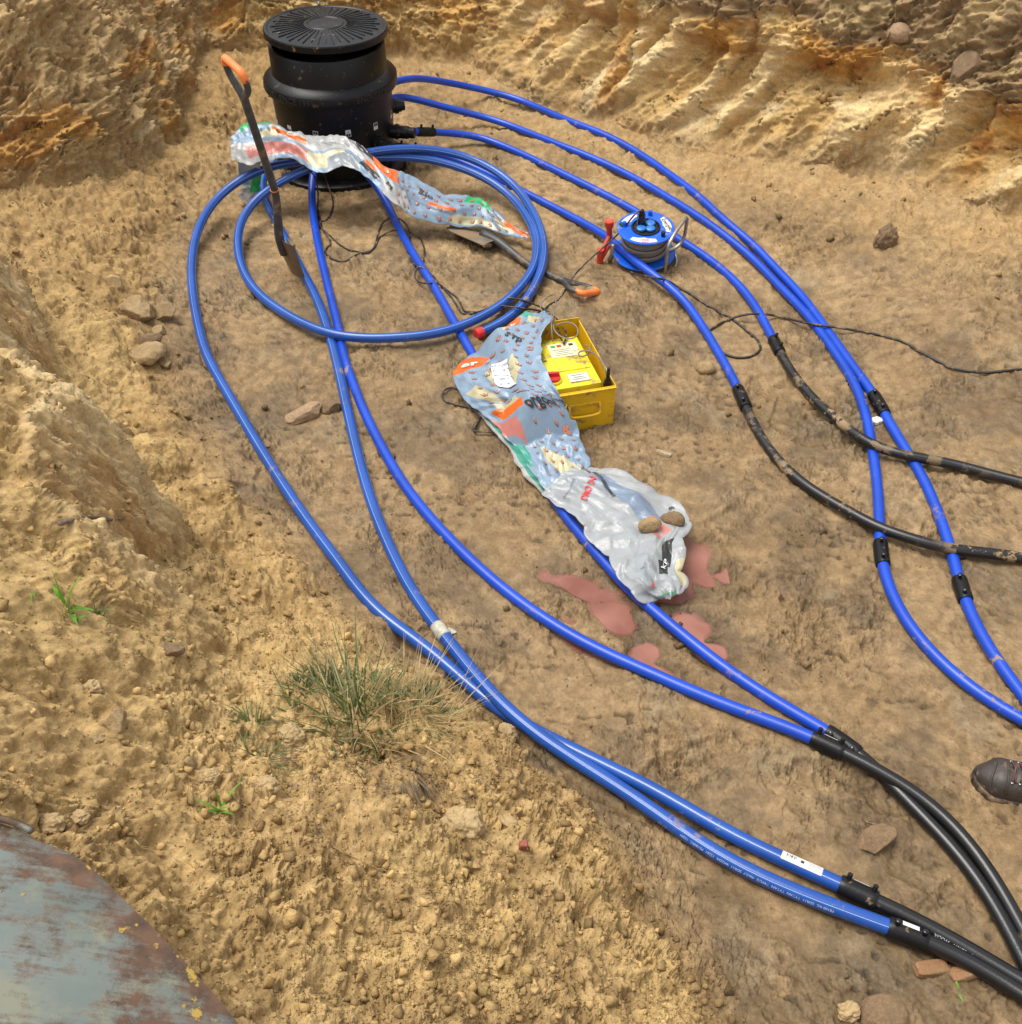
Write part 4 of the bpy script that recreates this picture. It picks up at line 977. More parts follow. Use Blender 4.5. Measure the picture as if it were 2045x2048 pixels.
for k in range(3): mb.box((.228, .118 - .013 * k, mz + .0088), (.055 - .012 * (k % 2), .004, .0006), CM)
mb.build('scratched_print', M_GREYINK, tp, False)
m_ = MB(); m_.lathe([(.016, 0), (.017, .02), (.015, .032), (.008, .045), (.006, .09)], 20, M=CM @ Matrix.Translation((CW - .022, .035, CHH - .03))); autosmooth(m_.build('cable_gland', M_BLACKG, mch), 40)

# ------------------------------------------------------------------ cables
def cable(label, P, r, mat, name='cable', cat='cable', group='loose cables in the pit', sm=3, ext=None):
    path = Path(P, r, sm, ext, step=.009); mb = MB(); mb.tube(path.p, r, 8)
    o = mb.build(name, mat); tag(o, label, cat, group); return path
pq = plug.data.vertices[len(plug.data.vertices) - 1].co; ptop = pm @ Vector((0, 0, .072))
cable('thin black cable plugged into the reel and led straight to the yellow machine', [(*ptop, 1), (*(pm @ Vector((-.02, -.02, .085))), 1), (1244,461,.15),(1208,494,.10),(1172,526,.05),(1145,556,.03),(1133,581,.012),(1117,602,.006),(1081,626,.006),(1052,645),(1020,672,.006),(985,700,.004)], .0042, M_CABLE)
cable('muddy dark supply cable looping from the reel and crossing the pipes to the right', [(1224,470,.02),(1228,500),(1245,530),(1267,547,.02),(1290,552,.085),(1312,556,.105),(1335,561,.06),(1358,575,.015),(1378,588),(1399,602),(1433,622),(1465,639),(1501,668),(1522,692),(1516,710),(1490,719),(1465,716,.006),(1440,704,.004),(1416,684,.006),(1414,670),(1425,658),(1463,637,.012),(1490,629,.035),(1508,627,.045),(1530,628,.03),(1560,633,.01),(1600,643,.03),(1635,650,.047),(1672,654,.046),(1710,661,.015),(1744,667),(1810,685),(1853,712),(1897,734),(1962,745),(2045,741),(2110,738)], .0052, M_CABLE, ext=.4)
cable('black lead in a loop hanging from the sack in front of the chamber', [(551,318,.32),(585,318,.31),(615,335,.27),(633,362,.17),(637,400,.05),(634,432,.006),(645,446),(657,440),(664,422),(667,405),(658,375,.03),(650,352,.10),(640,332,.2)], .0042, M_CABLE)
cable('pair of black welding leads curling across two pipes to the machine', [(634,432,.006),(640,455),(661,474),(690,496),(735,511),(750,492),(757,468),(766,444,.02),(782,434,.045),(801,437,.047),(815,450,.03),(821,466),(818,490),(814,505),(822,525),(838,534,.03),(846,534,.05),(856,540,.03),(866,552),(878,568),(900,590),(915,612),(925,628),(945,631),(969,624),(1003,598,.05),(1023,595,.07),(1057,604,.05),(1078,612,.03),(1096,622,.02),(1110,645,.09),(1118,660,.18),(1124,680,.20)], .0042, M_CABLE)
cable('black welding lead doubling back over the middle pipe in small loops', [(637,420,.006),(643,450),(650,470),(664,487),(650,500),(652,512),(672,524),(690,529),(715,513),(745,503),(760,475),(780,462,.02),(797,459,.045),(815,460,.03),(836,473),(848,493),(849,514),(838,530,.03),(831,545,.04),(827,556,.03),(836,564,.02),(858,567,.05),(876,566,.02),(895,580),(920,602),(929,624),(956,625),(989,611,.05),(1015,613,.06),(1040,616,.06),(1065,619,.03),(1084,622,.012),(1108,632,.06),(1122,650,.15),(1134,668,.19),(1128,688,.19)], .0042, M_CABLE)
cable('thin grey cable coiled in the air above the back of the yellow crate', [(1106,683,.19),(1103,655,.24),(1110,620,.20),(1112,600,.14),(1106,588,.09),(1092,595,.06),(1080,612,.05),(1085,624,.06),(1098,625,.10),(1106,640,.20),(1112,665,.26),(1132,679,.27),(1152,677,.27),(1158,660,.27),(1148,646,.27),(1130,643,.26),(1112,650,.25)], .003, M_GREYC)
cable('thin grey lead curving over the machine lid into a black gland', [(1172,690,.18),(1182,698,.21),(1178,710,.21),(1163,716,.20),(1152,709,.19),(1156,701,.20),(1172,700,.215),(1192,708,.23),(1205,722,.24),(1213,742,.235),(1214,755,.20),(1214,765,.17)], .0032, M_GREYC)
cable('black cable loop sticking out from beneath the sack on the machine', [(930,782,.012),(910,773),(888,778),(881,790),(890,803),(912,810),(935,813),(950,830,.012),(960,842)], .0042, M_CABLE)
cable('short black cable bent in a sharp V beside the green sack', [(962,833,.01),(955,846),(944,862),(940,865),(948,864),(965,862),(985,864),(1005,868)], .0042, M_CABLE)
# ------------------------------------------------------------------ plastic sacks
def film(name, c, rough=.28, alpha=1.0, var=.10):
    m, nt, p = new_mat(name)
    tc = N(nt, 'ShaderNodeTexCoord')
    n1 = N(nt, 'ShaderNodeTexNoise', Scale=22.0, Detail=5.0); nt.links.new(tc.outputs['Object'], n1.inputs['Vector'])
    cc = ramp(nt, n1.outputs[0], [(.3, [x * (1 - var) for x in c]), (.7, [min(1, x * (1 + var)) for x in c])])
    n2 = N(nt, 'ShaderNodeTexNoise', Scale=16.0, Detail=8.0, Roughness=.7); nt.links.new(tc.outputs['Object'], n2.inputs['Vector'])
    cc = mixc(nt, ramp(nt, n2.outputs[0], [(.60, 0.0), (.74, .6)]), cc, (.34, .25, .15))
    nt.links.new(cc, p.inputs['Base Color']); p.inputs['Roughness'].default_value = rough
    p.inputs['Alpha'].default_value = alpha
    v = N(nt, 'ShaderNodeTexVoronoi', Scale=26.0); v.feature = 'DISTANCE_TO_EDGE'
    n3 = N(nt, 'ShaderNodeTexNoise', Scale=9.0, Detail=3.0); nt.links.new(tc.outputs['Object'], n3.inputs['Vector'])
    mv = N(nt, 'ShaderNodeVectorMath', operation='ADD'); nt.links.new(tc.outputs['Object'], mv.inputs[0]); nt.links.new(n3.outputs[1], mv.inputs[1])
    nt.links.new(mv.outputs[0], v.inputs['Vector'])
    b = N(nt, 'ShaderNodeBump', Strength=.22, Distance=.004); nt.links.new(v.outputs[0], b.inputs['Height']); nt.links.new(b.outputs[0], p.inputs['Normal'])
    return m
F_BLUE = film('grey_blue_film', (.20, .28, .37)); F_WHITE = film('milky_film', (.38, .40, .41), .22, .70); F_PAPER = film('white_film', (.37, .37, .36))
F_TEAL = film('teal_film', (.05, .27, .20)); F_ORANGE = film('orange_film', (.66, .125, .015)); F_CREAM = film('cream_film', (.44, .40, .24))
F_GREEN = film('green_film', (.02, .33, .11)); F_DARK = film('black_film', (.03, .03, .03)); F_PINK = film('pink_film', (.48, .18, .15)); F_CLEAR = film('clear_film', (.34, .37, .39), .2, .74); F_NAVY = film('dull_blue_film', (.16, .21, .28))
FILMS = [F_BLUE, F_WHITE, F_PAPER, F_TEAL, F_ORANGE, F_CREAM, F_GREEN, F_DARK, F_PINK, F_CLEAR, F_NAVY]
def inpoly(u, v, P):
    ins = np.zeros(np.shape(u), bool); j = len(P) - 1
    for i in range(len(P)):
        if P[i][1] != P[j][1]: ins ^= ((P[i][1] > v) != (P[j][1] > v)) & (u < (P[j][0] - P[i][0]) * (v - P[i][1]) / (P[j][1] - P[i][1]) + P[i][0])
        j = i
    return ins
M_CROWN = plain('orange_print', (.36, .15, .10), .4, var=.1)
class Sheet:
    """a crumpled plastic sheet spanned between a left and a right edge; rows: (lx, ly, lh, rx, ry, rh, bulge)"""
    def __init__(s, rows, nu=190, nv=110, wr=.010, seed=0, ridge=.012, fold=None):
        L = catmull([on_ground(r[0], r[1], r[2]) for r in rows], 16); Rr = catmull([on_ground(r[3], r[4], r[5]) for r in rows], 16)
        bul = np.interp(np.linspace(0, 1, nu), np.linspace(0, 1, len(rows)), [r[6] for r in rows])
        ku = np.linspace(0, len(L) - 1, nu)
        Li = np.stack([np.interp(ku, np.arange(len(L)), L[:, k]) for k in range(3)], 1); Ri = np.stack([np.interp(ku, np.arange(len(L)), Rr[:, k]) for k in range(3)], 1)
        v = np.linspace(0, 1, nv)
        P = Li[:, None] * (1 - v)[None, :, None] + Ri[:, None] * v[None, :, None]
        uu, vv = np.meshgrid(np.linspace(0, 1, nu), v, indexing='ij')
        len_u = np.linalg.norm(np.diff((Li + Ri) / 2, axis=0), axis=1).sum(); len_v = np.linalg.norm(Ri - Li, axis=1).mean()
        x, y = uu * len_u, vv * len_v
        e = np.clip(np.minimum(vv, 1 - vv) * 9, 0, 1)
        P[..., 2] += bul[:, None] * np.sin(np.pi * vv) ** .7
        w1 = fbm(x * 4.5, y * 9, 2, seed + 3)
        cg = np.random.default_rng(seed + 30); cr = ridged(x * 3.0 + .5 * w1, y * 11 + .6 * w1, 2, seed + 7) * .45
        for q_ in range(13):
            an_ = cg.normal(0, .75) if q_ < 7 else cg.uniform(0, 3.14); fr_ = cg.uniform(5, 26)
            ph = (-x * math.sin(an_) + y * math.cos(an_)) * fr_ + cg.uniform(0, 9) + .55 * perlin(x * 3.5 + q_, y * 3.5, seed + 40 + q_)
            cr = cr + np.abs(ph - np.floor(ph + .5)) * 2.0 * (6.5 / fr_) * sstep(-.15, .3, perlin(x * 4 + 3 * q_, y * 5, seed + 60 + q_)) * .75
        edge = (perlin(x * 12, y * 0 + .5, seed + 20) * .018 + perlin(x * 33, y * 0 + .5, seed + 21) * .007)
        side = (Ri - Li); side /= np.linalg.norm(side, axis=1, keepdims=True)
        P += (side[:, None] * (edge * (np.abs(vv - .5) * 2) ** 3 * np.sign(vv - .5))[..., None])
        du = np.gradient(P, axis=0); dv = np.gradient(P, axis=1); n = np.cross(du, dv); n /= np.linalg.norm(n, axis=-1, keepdims=True)
        n *= np.sign(n[..., 2:3] + 1e-9)
        P = P + n * (wr * w1 * 1.2 + ridge * cr)[..., None]
        lim = surface(P[..., 0], P[..., 1]) + .008
        if fold is not None: lim = np.maximum(lim, fold(P[..., 0], P[..., 1]))
        P[..., 2] = np.maximum(P[..., 2], lim)
        du = np.gradient(P, axis=0); dv = np.gradient(P, axis=1); n = np.cross(du, dv); n /= np.linalg.norm(n, axis=-1, keepdims=True); n *= np.sign(n[..., 2:3] + 1e-9)
        s.P, s.n, s.nu, s.nv, s.lu, s.lv = P, n, nu, nv, len_u, len_v; s.w1 = w1
    def at(s, u, v, lift=.0016):
        a = np.clip(u, 0, .9999) * (s.nu - 1); b = np.clip(v, 0, .9999) * (s.nv - 1); i, j = int(a), int(b); p, q = a - i, b - j
        f = lambda A: (A[i, j] * (1 - p) + A[i + 1, j] * p) * (1 - q) + (A[i, j + 1] * (1 - p) + A[i + 1, j + 1] * p) * q
        return f(s.P) + f(s.n) * lift
    def build(s, name, parent, base, patches=(), crowns=None):
        nu, nv = s.nu, s.nv
        idx = np.arange(nu * nv).reshape(nu, nv)
        F = np.stack([idx[:-1, :-1], idx[1:, :-1], idx[1:, 1:], idx[:-1, 1:]], -1).reshape(-1, 4)
        uc, vc = np.meshgrid((np.arange(nu - 1) + .5) / (nu - 1), (np.arange(nv - 1) + .5) / (nv - 1), indexing='ij')
        jit = .012 * s.w1[:-1, :-1]
        mi = np.full((nu - 1, nv - 1), FILMS.index(base))
        for poly, mat in patches: mi[inpoly(uc + jit, vc + jit, poly)] = FILMS.index(mat)
        used = sorted(set(mi.ravel())); mp = {k: i for i, k in enumerate(used)}
        V = [tuple(q) for q in s.P.reshape(-1, 3)]; F = [tuple(q) for q in F]; mil = [mp[k] for k in mi.ravel()]; ms = [FILMS[k] for k in used]
        if crowns:
            for cv, cf in s.crowns(*crowns):
                b0 = len(V); V += [tuple(s.at(u, v, .0017)) for u, v in cv]; F += [tuple(i + b0 for i in q) for q in cf]; mil += [len(ms)] * len(cf)
            ms = ms + [M_CROWN]
        o = obj(name, V, F, ms, parent, True, mil)
        so_ = o.modifiers.new('film', 'SOLIDIFY'); so_.thickness = .0012; so_.offset = -1
        return o
    def decal(s, polys, mat, name, parent, lift=.002):
        mb = MB()
        for V, F in polys:
            mb.add([s.at(u, v, lift) for u, v in V], F)
        return mb.build(name, mat, parent, False)
    def crown(s, u, v, size, rot=0.0):
        pts = [(-.5, .5), (-.32, -.25), (-.16, .12), (0, .55), (.16, .12), (.32, -.25), (.5, .5)]
        pts = [(-.42, -.5), (-.68, .42), (-.24, -.22), (0, .6), (.24, -.22), (.68, .42), (.42, -.5)]
        c_, s_ = math.cos(rot), math.sin(rot)
        V = [(u + (x * s_ + y * c_) * -size / s.lu, v + (x * c_ - y * s_) * size / s.lv) for x, y in pts]
        return V, [(0, 1, 2), (0, 2, 4, 6), (2, 3, 4), (4, 5, 6)]
    def crowns(s, area, size=.020, step=.045, seed=1):
        rg_ = random.Random(seed); out = []
        for i in range(int(s.lu / step)):
            for j in range(int(s.lv / step)):
                u = (i + .5 + .25 * (j % 2) + rg_.uniform(-.15, .15)) * step / s.lu; v = (j + .5 + rg_.uniform(-.15, .15)) * step / s.lv
                if u < .97 and .04 < v < .96 and bool(inpoly(np.array(u), np.array(v), area)): out.append(s.crown(u, v, size * rg_.uniform(.75, 1.1), rg_.uniform(-.35, .35)))
        return out
    def text(s, t, u, v, size, ang, mat, parent, name='printed_text', lift=.0048):
        """ang 0 reads along v (left edge to right edge); positive turns towards u"""
        vs, fs = text_geo(t, size, 'CENTER', .022, .0045); c_, s_ = math.cos(ang), math.sin(ang)
        W = [s.at(u + (x * s_ - y * c_) / s.lu, v + (x * c_ + y * s_) / s.lv, lift) for x, y, _ in vs]
        return obj(name, W, fs, mat, parent, False)
M_ORPRINT = plain('bright_orange_print', (.80, .20, .06), .4, var=.1)
M_NOTE = plain('note_paper', (.74, .77, .82), .5, var=.06)

# sack twisted across the front of the chamber
s1e = empty('plastic_sack', on_ground(750, 350, .2), 'long grey blue plastic sack twisted across the front of the chamber onto the coiled pipe', 'plastic sack', 'empty plastic sacks')
S1 = Sheet([(466,322,.27,468,276,.33,.01),(512,330,.28,505,254,.38,.015),(552,318,.30,545,251,.40,.02),(598,322,.31,588,268,.38,.02),(640,348,.30,640,277,.36,.015),(694,334,.31,684,279,.36,.01),(735,358,.28,727,296,.34,.01),(787,408,.20,776,338,.29,.01),(820,432,.13,818,360,.23,.012),(898,450,.08,890,391,.17,.015),(969,458,.05,962,402,.12,.015),(1032,475,.05,996,436,.09,.02),(1056,478,.05,1056,469,.06,.01)], 340, 90, .008, 11, .012)
o1 = S1.build('film', s1e, F_BLUE, [
    ([(0, 0), (.16, 0), (.16, .38), (0, .5)], F_PAPER), ([(.07, .12), (.30, .1), (.30, .38), (.06, .36)], F_PINK),
    ([(.14, .45), (.36, .5), (.55, .4), (.55, 1), (.30, 1), (.17, .9)], F_PAPER), ([(.17, .58), (.29, .55), (.29, .78), (.17, .8)], F_ORANGE),
    ([(.05, .85), (.19, .9), (.17, 1), (.05, 1)], F_GREEN), ([(.30, .1), (.42, .08), (.42, .45), (.30, .42)], F_CREAM), ([(.10, .48), (.2, .5), (.18, .66), (.10, .62)], F_CREAM),
    ([(.36, 0), (.47, 0), (.47, .3), (.36, .3)], F_CLEAR), ([(.47, .72), (.535, .7), (.53, 1), (.47, 1)], F_DARK), ([(.475, .18), (.53, .12), (.55, .35), (.49, .42)], F_DARK), ([(.50, .36), (.535, .34), (.53, .52), (.50, .52)], F_ORANGE),
    ([(.53, .62), (.62, .55), (.62, .98), (.53, 1)], F_ORANGE), ([(.55, 0), (.66, .05), (.64, .45), (.55, .5)], F_PAPER),
    ([(.70, .38), (.76, .28), (.77, .40), (.71, .47)], F_ORANGE), ([(.785, .72), (.875, .55), (.885, .92), (.80, 1)], F_GREEN), ([(.74, .05), (.86, .02), (.86, .22), (.76, .25)], F_CREAM), ([(.88, .1), (.93, .1), (.93, .5), (.87, .5)], F_CREAM),
    ([(.90, .3), (.99, .05), (1, .6), (.92, .75)], F_ORANGE), ([(.87, .55), (.93, .6), (.93, 1), (.87, 1)], F_NAVY)], ([(.60, .05), (.90, .05), (.90, .95), (.62, .95)], .017, .042, 3))
S1.text('ecn', .50, .86, .030, -1.0, M_WHITE, o1); S1.text('org', .705, .60, .040, -1.35, M_INK, o1)
S1.text('ki', .575, .35, .045, -1.0, M_INK, o1); S1.text('C', .575, .80, .035, -1.0, M_WHITE, o1); S1.text('Q', .23, .68, .035, -1.4, M_WHITE, o1)
for k, t_ in enumerate(['wsz torf 50 l', 'do roslin i kwiatow', 'ziemia', 'organiczny']): S1.text(t_, .36 + .035 * k, .72 - .04 * (k % 3), .014, -1.2, M_GREYINK, o1)
for k, t_ in enumerate(['ni', 'rn', 'ga']): S1.text(t_, .13 + .03 * k, .66 - .02 * k, .026, -.9, M_INK, o1)
S1.text('er', .955, .38, .030, -1.3, M_WHITE, o1)
# a tail of the same sack hanging beside the pipes
Sd = Sheet([(470,318,.26,520,325,.28,.01),(478,350,.16,520,350,.18,.015),(484,385,.06,520,378,.09,.015),(488,408,.02,514,396,.04,.01)], 80, 50, .008, 15, .010)
od = Sd.build('hanging_tail', s1e, F_CLEAR, [([(.35, .6), (.8, .5), (.8, 1), (.3, 1)], F_GREEN), ([(.1, 0), (.6, 0), (.6, .35), (.1, .4)], F_BLUE)], ([(.1, .05), (.9, .05), (.9, .5), (.1, .5)], .014, .035, 5))

# sack thrown over the machine
def over_crate(x, y):
    dx, dy = x - FR.x + ex.x * CW, y - FR.y + ex.y * CW
    lx = dx * ex.x + dy * ex.y; ly = dx * ey.x + dy * ey.y
    ox = np.maximum(np.maximum(-lx, lx - CW), 0); oy = np.maximum(np.maximum(-ly, ly - CL), 0); d_ = np.hypot(ox, oy)
    return np.where(d_ < .13, gz + (CHH + .016) * (1 - (d_ / .13) ** 1.3), -1.0)
s2e = empty('plastic_sack', on_ground(1010, 800, .05), 'grey blue plastic sack with orange crowns and a paper note draped over the yellow machine', 'plastic sack', 'empty plastic sacks')
S2 = Sheet([(1042,634,.10,1098,632,.17,0.008),(1014,664,.07,1098,656,.22,0.012),(988,690,.05,1084,684,.225,0.012),(940,720,.045,1082,706,.225,0.012),(914,744,.04,1090,732,.22,0.012),(910,770,.04,1108,764,.22,0.012),(930,800,.045,1122,790,.21,0.012),(962,826,.045,1132,818,.15,0.012),(1000,862,.045,1146,852,.08,0.012),(1040,900,.04,1158,890,.05,0.012),(1062,935,.04,1171,925,.04,0.010),(1095,985,.035,1180,955,.035,0.008),(1150,1010,.03,1200,985,.03,0.006)], 340, 200, .007, 31, .011, over_crate)
o2 = S2.build('film', s2e, F_BLUE, [
    ([(.03, 0), (.12, 0), (.11, .32), (.04, .28)], F_ORANGE), ([(0, 0), (.025, 0), (.03, .5), (0, .5)], F_TEAL), ([(.02, .40), (.06, .45), (.07, .75), (.03, .75)], F_CREAM), ([(.13, .10), (.19, .22), (.20, .38), (.16, .32)], F_CREAM),
    ([(.26, 0), (.375, 0), (.37, .13), (.345, .25), (.28, .36), (.255, .22)], F_ORANGE),
    ([(.48, .05), (.52, .18), (.545, .38), (.50, .36), (.44, .22)], F_CREAM), ([(.545, .25), (.60, .23), (.61, .42), (.56, .46)], F_CREAM), ([(.33, .40), (.40, .36), (.47, .42), (.42, .5)], F_CREAM), ([(.30, .66), (.36, .74), (.47, .60), (.42, .56)], F_CREAM),
    ([(.60, .10), (.655, .16), (.665, .36), (.62, .44), (.585, .28)], F_ORANGE), ([(.62, .0), (.70, .0), (.74, .16), (.68, .2)], F_PINK),
    ([(.76, .30), (.83, .30), (.93, .72), (.87, .8)], F_CREAM), ([(.86, .8), (.93, .74), (1, .9), (1, 1), (.9, 1)], F_PAPER), ([(.94, 0), (1, 0), (1, .7), (.95, .6)], F_WHITE)], ([(.05, .30), (.24, .30), (.26, .45), (.38, .14), (.50, .1), (.62, .45), (.74, .22), (.92, .1), (.94, .6), (.86, .95), (.3, .96), (.2, .9), (.06, .9)], .0185, .050, 7))
S2.text('orgoni', .645, .60, .058, -.30, M_INK, o2); S2.text('ec', .70, .84, .036, -.3, M_ORPRINT, o2)
S2.text('er', .318, .15, .072, -.35, M_WHITE, o2); S2.text('s rp', .205, .58, .052, -.05, M_INK, o2); S2.text('em', .225, .86, .022, -.1, M_ORPRINT, o2); S2.text('w', .075, .20, .035, -.4, M_WHITE, o2)
def quad(S, pts, mat, name, parent, lift=.004, n=8):
    mb = MB(); V = []
    for a in np.linspace(0, 1, n):
        for b_ in np.linspace(0, 1, n):
            u = (pts[0][0] * (1 - a) + pts[1][0] * a) * (1 - b_) + (pts[3][0] * (1 - a) + pts[2][0] * a) * b_; v = (pts[0][1] * (1 - a) + pts[1][1] * a) * (1 - b_) + (pts[3][1] * (1 - a) + pts[2][1] * a) * b_
            V.append(S.at(u, v, lift))
    mb.add(V, [(i * n + j, i * n + j + 1, (i + 1) * n + j + 1, (i + 1) * n + j) for i in range(n - 1) for j in range(n - 1)])
    return mb.build(name, mat, parent)
note = quad(S2, [(.335, .44), (.465, .43), (.475, .60), (.335, .62)], M_NOTE, 'paper_note', o2, .006)
for k in range(5): S2.text(['WZ 14/08', 'B. 50 / 12 szt', '', '1 - 04  15', 'x  22'][k], .355 + .024 * k, .525, .016, -.02, M_GREYINK, note, 'handwriting', .0085)
quad(S2, [(.408, .445), (.411, .445), (.411, .595), (.408, .6)], M_GREYINK, 'ruled_line', note, .0075, 3)
# the green inside of the same sack showing below
S2b = Sheet([(962,826,.02,985,838,.03,.01),(1000,872,.02,1045,890,.03,.015),(1030,915,.018,1085,940,.03,.02),(1058,955,.016,1120,985,.025,.02),(1088,992,.014,1150,1010,.02,.015)], 110, 70, .006, 41, .008)
o2b = S2b.build('inside_film', s2e, F_TEAL, [([(0, 0), (1, 0), (1, .12), (0, .10)], F_PAPER), ([(.55, .6), (1, .5), (1, 1), (.6, 1)], F_NAVY)])
S2b.text('ouey', .12, .35, .020, -1.2, M_WHITE, o2b); S2b.text('torf', .72, .45, .016, -1.1, M_NOTE, o2b)

# milky sack lying in the puddle, weighed down by stones
s3e = empty('plastic_sack', on_ground(1260, 1080, .03), 'milky white plastic sack lying beside the pink puddle with two stones in its mouth', 'plastic sack', 'empty plastic sacks')
S3 = Sheet([(1086,996,.03,1160,934,.035,0.007),(1108,1010,.035,1200,948,.04,0.009),(1142,1030,.04,1240,962,.05,0.010),(1165,1058,.045,1300,990,.055,0.010),(1182,1082,.045,1345,1010,.06,0.010),(1205,1105,.045,1368,1034,.06,0.012),(1230,1128,.05,1372,1055,.05,0.014),(1240,1152,.05,1352,1088,.05,0.010),(1252,1174,.05,1358,1118,.045,0.010),(1266,1192,.045,1356,1152,.035,0.009),(1290,1197,.03,1362,1172,.03,0.007),(1318,1195,.02,1342,1190,.02,0.003)], 260, 170, .008, 51, .017)
o3 = S3.build('film', s3e, F_WHITE, [
    ([(.02, .35), (.18, .30), (.17, .7), (.05, .75)], F_CLEAR), ([(.12, .62), (.40, .52), (.52, .62), (.42, .74), (.16, .80)], F_NAVY), ([(.40, .56), (.55, .66), (.54, .76), (.40, .68)], F_PINK), ([(.46, .5), (.56, .58), (.56, .64), (.46, .58)], F_PINK),
    ([(.60, .72), (.74, .66), (.76, .80), (.62, .9)], F_DARK), ([(.74, .90), (.92, .86), (.92, .98), (.74, 1)], F_CREAM), ([(.70, .60), (.78, .58), (.80, .75), (.72, .76)], F_DARK), ([(.60, .18), (.8, .2), (.82, .5), (.62, .48)], F_CLEAR)])
S3.text('Wlasciwosci Uzytkowych dla', .13, .74, .016, -1.05, M_INK, o3); S3.text('uprawy i roslin', .17, .66, .015, -1.05, M_INK, o3)
S3.text('OMO ON', .17, .42, .026, -.35, M_RED, o3); S3.text('nawoz  mineralny', .10, .30, .013, -.3, M_GREYINK, o3); S3.text('ogli', .46, .88, .030, 2.1, M_INK, o3); S3.text('6 l', .40, .90, .022, 2.1, M_INK, o3)
S3.text('KP', .735, .70, .032, -.9, M_WHITE, o3); S3.text('001', .83, .36, .018, -.4, M_RED, o3); S3.text('tel. 12 3', .70, .36, .014, -.4, M_GREYINK, o3)
quad(S3, [(.93, .20), (.935, .19), (.955, .75), (.945, .76)], F_GREEN, 'green_line', o3, .003)

# ------------------------------------------------------------------ puddle
def puddle():
    m, nt, p = new_mat('murky_water')
    tc = N(nt, 'ShaderNodeTexCoord'); n1 = N(nt, 'ShaderNodeTexNoise', Scale=6.0, Detail=3.0); nt.links.new(tc.outputs['Object'], n1.inputs['Vector'])
    nt.links.new(ramp(nt, n1.outputs[0], [(.35, (.27, .105, .078)), (.65, (.42, .19, .145))]), p.inputs['Base Color'])
    p.inputs['Roughness'].default_value = .07; p.inputs['IOR'].default_value = 1.33; p.inputs['Alpha'].default_value = .66
    poly = [tuple(unproj(x, y, -.0135)[:2]) for x, y in [(1060,1120),(1150,1080),(1300,1040),(1430,1050),(1480,1230),(1500,1350),(1380,1400),(1230,1370),(1120,1280)]]
    lo, hi = np.min(poly, 0), np.max(poly, 0); st_ = .006
    gx_, gy_ = np.meshgrid(np.arange(lo[0], hi[0], st_), np.arange(lo[1], hi[1], st_), indexing='ij')
    dep = -.0125 - surface(gx_, gy_); ins = inpoly(gx_, gy_, poly) & (dep > -.004)
    use = ins[:-1, :-1] & ins[1:, :-1] & ins[1:, 1:] & ins[:-1, 1:]
    idx = np.arange(gx_.size).reshape(gx_.shape)
    F = np.stack([idx[:-1, :-1], idx[1:, :-1], idx[1:, 1:], idx[:-1, 1:]], -1)[use]
    un, inv = np.unique(F, return_inverse=True)
    V = np.c_[gx_.ravel()[un], gy_.ravel()[un], np.full(len(un), -.0125)]
    o = obj('puddle', V, inv.reshape(F.shape), m); o['kind'] = 'structure'
    a_ = o.data.attributes.new('depth', 'FLOAT', 'POINT'); a_.data.foreach_set('value', dep.ravel()[un].astype(np.float32))
    at = N(nt, 'ShaderNodeAttribute', attribute_name='depth'); al_ = N(nt, 'ShaderNodeMapRange'); nt.links.new(at.outputs['Fac'], al_.inputs[0])
    for k, v in ((1, -.003), (2, .005), (3, .10), (4, .72)): al_.inputs[k].default_value = v
    nt.links.new(al_.outputs[0], p.inputs['Alpha'])
puddle()

# ------------------------------------------------------------------ stones
def soil_mat(name, a, b, scale=14, bump=.6, rough=.9):
    m, nt, p = new_mat(name)
    tc = N(nt, 'ShaderNodeTexCoord'); n1 = N(nt, 'ShaderNodeTexNoise', Scale=scale, Detail=7.0, Roughness=.65); nt.links.new(tc.outputs['Object'], n1.inputs['Vector'])
    n2 = N(nt, 'ShaderNodeTexNoise', Scale=180.0, Detail=4.0, Roughness=.7); nt.links.new(tc.outputs['Object'], n2.inputs['Vector'])
    cc = ramp(nt, n1.outputs[0], [(.32, a), (.68, b)]); f = ramp(nt, n2.outputs[0], [(.35, .75), (.7, 1.2)])
    mm = N(nt, 'ShaderNodeVectorMath', operation='MULTIPLY'); nt.links.new(cc, mm.inputs[0]); nt.links.new(f, mm.inputs[1]); nt.links.new(mm.outputs[0], p.inputs['Base Color'])
    p.inputs['Roughness'].default_value = rough
    b_ = N(nt, 'ShaderNodeBump', Strength=bump, Distance=.004); nt.links.new(n2.outputs[0], b_.inputs['Height']); nt.links.new(b_.outputs[0], p.inputs['Normal'])
    return m
K_TAN = soil_mat('tan_stone', (.25, .165, .075), (.38, .27, .135), 22); K_PINK = soil_mat('pinkish_stone', (.29, .18, .10), (.40, .275, .165), 22); K_BROWN = soil_mat('brown_stone', (.15, .095, .05), (.24, .155, .08), 22)
K_CLOD = soil_mat('dry_clod', (.36, .25, .115), (.50, .36, .185)); K_BRICK = soil_mat('red_brick', (.25, .075, .045), (.36, .13, .075)); K_TILE = soil_mat('muddy_brick', (.26, .12, .055), (.28, .18, .085)); K_WOOD = soil_mat('weathered_wood', (.30, .22, .13), (.52, .42, .27), 30)
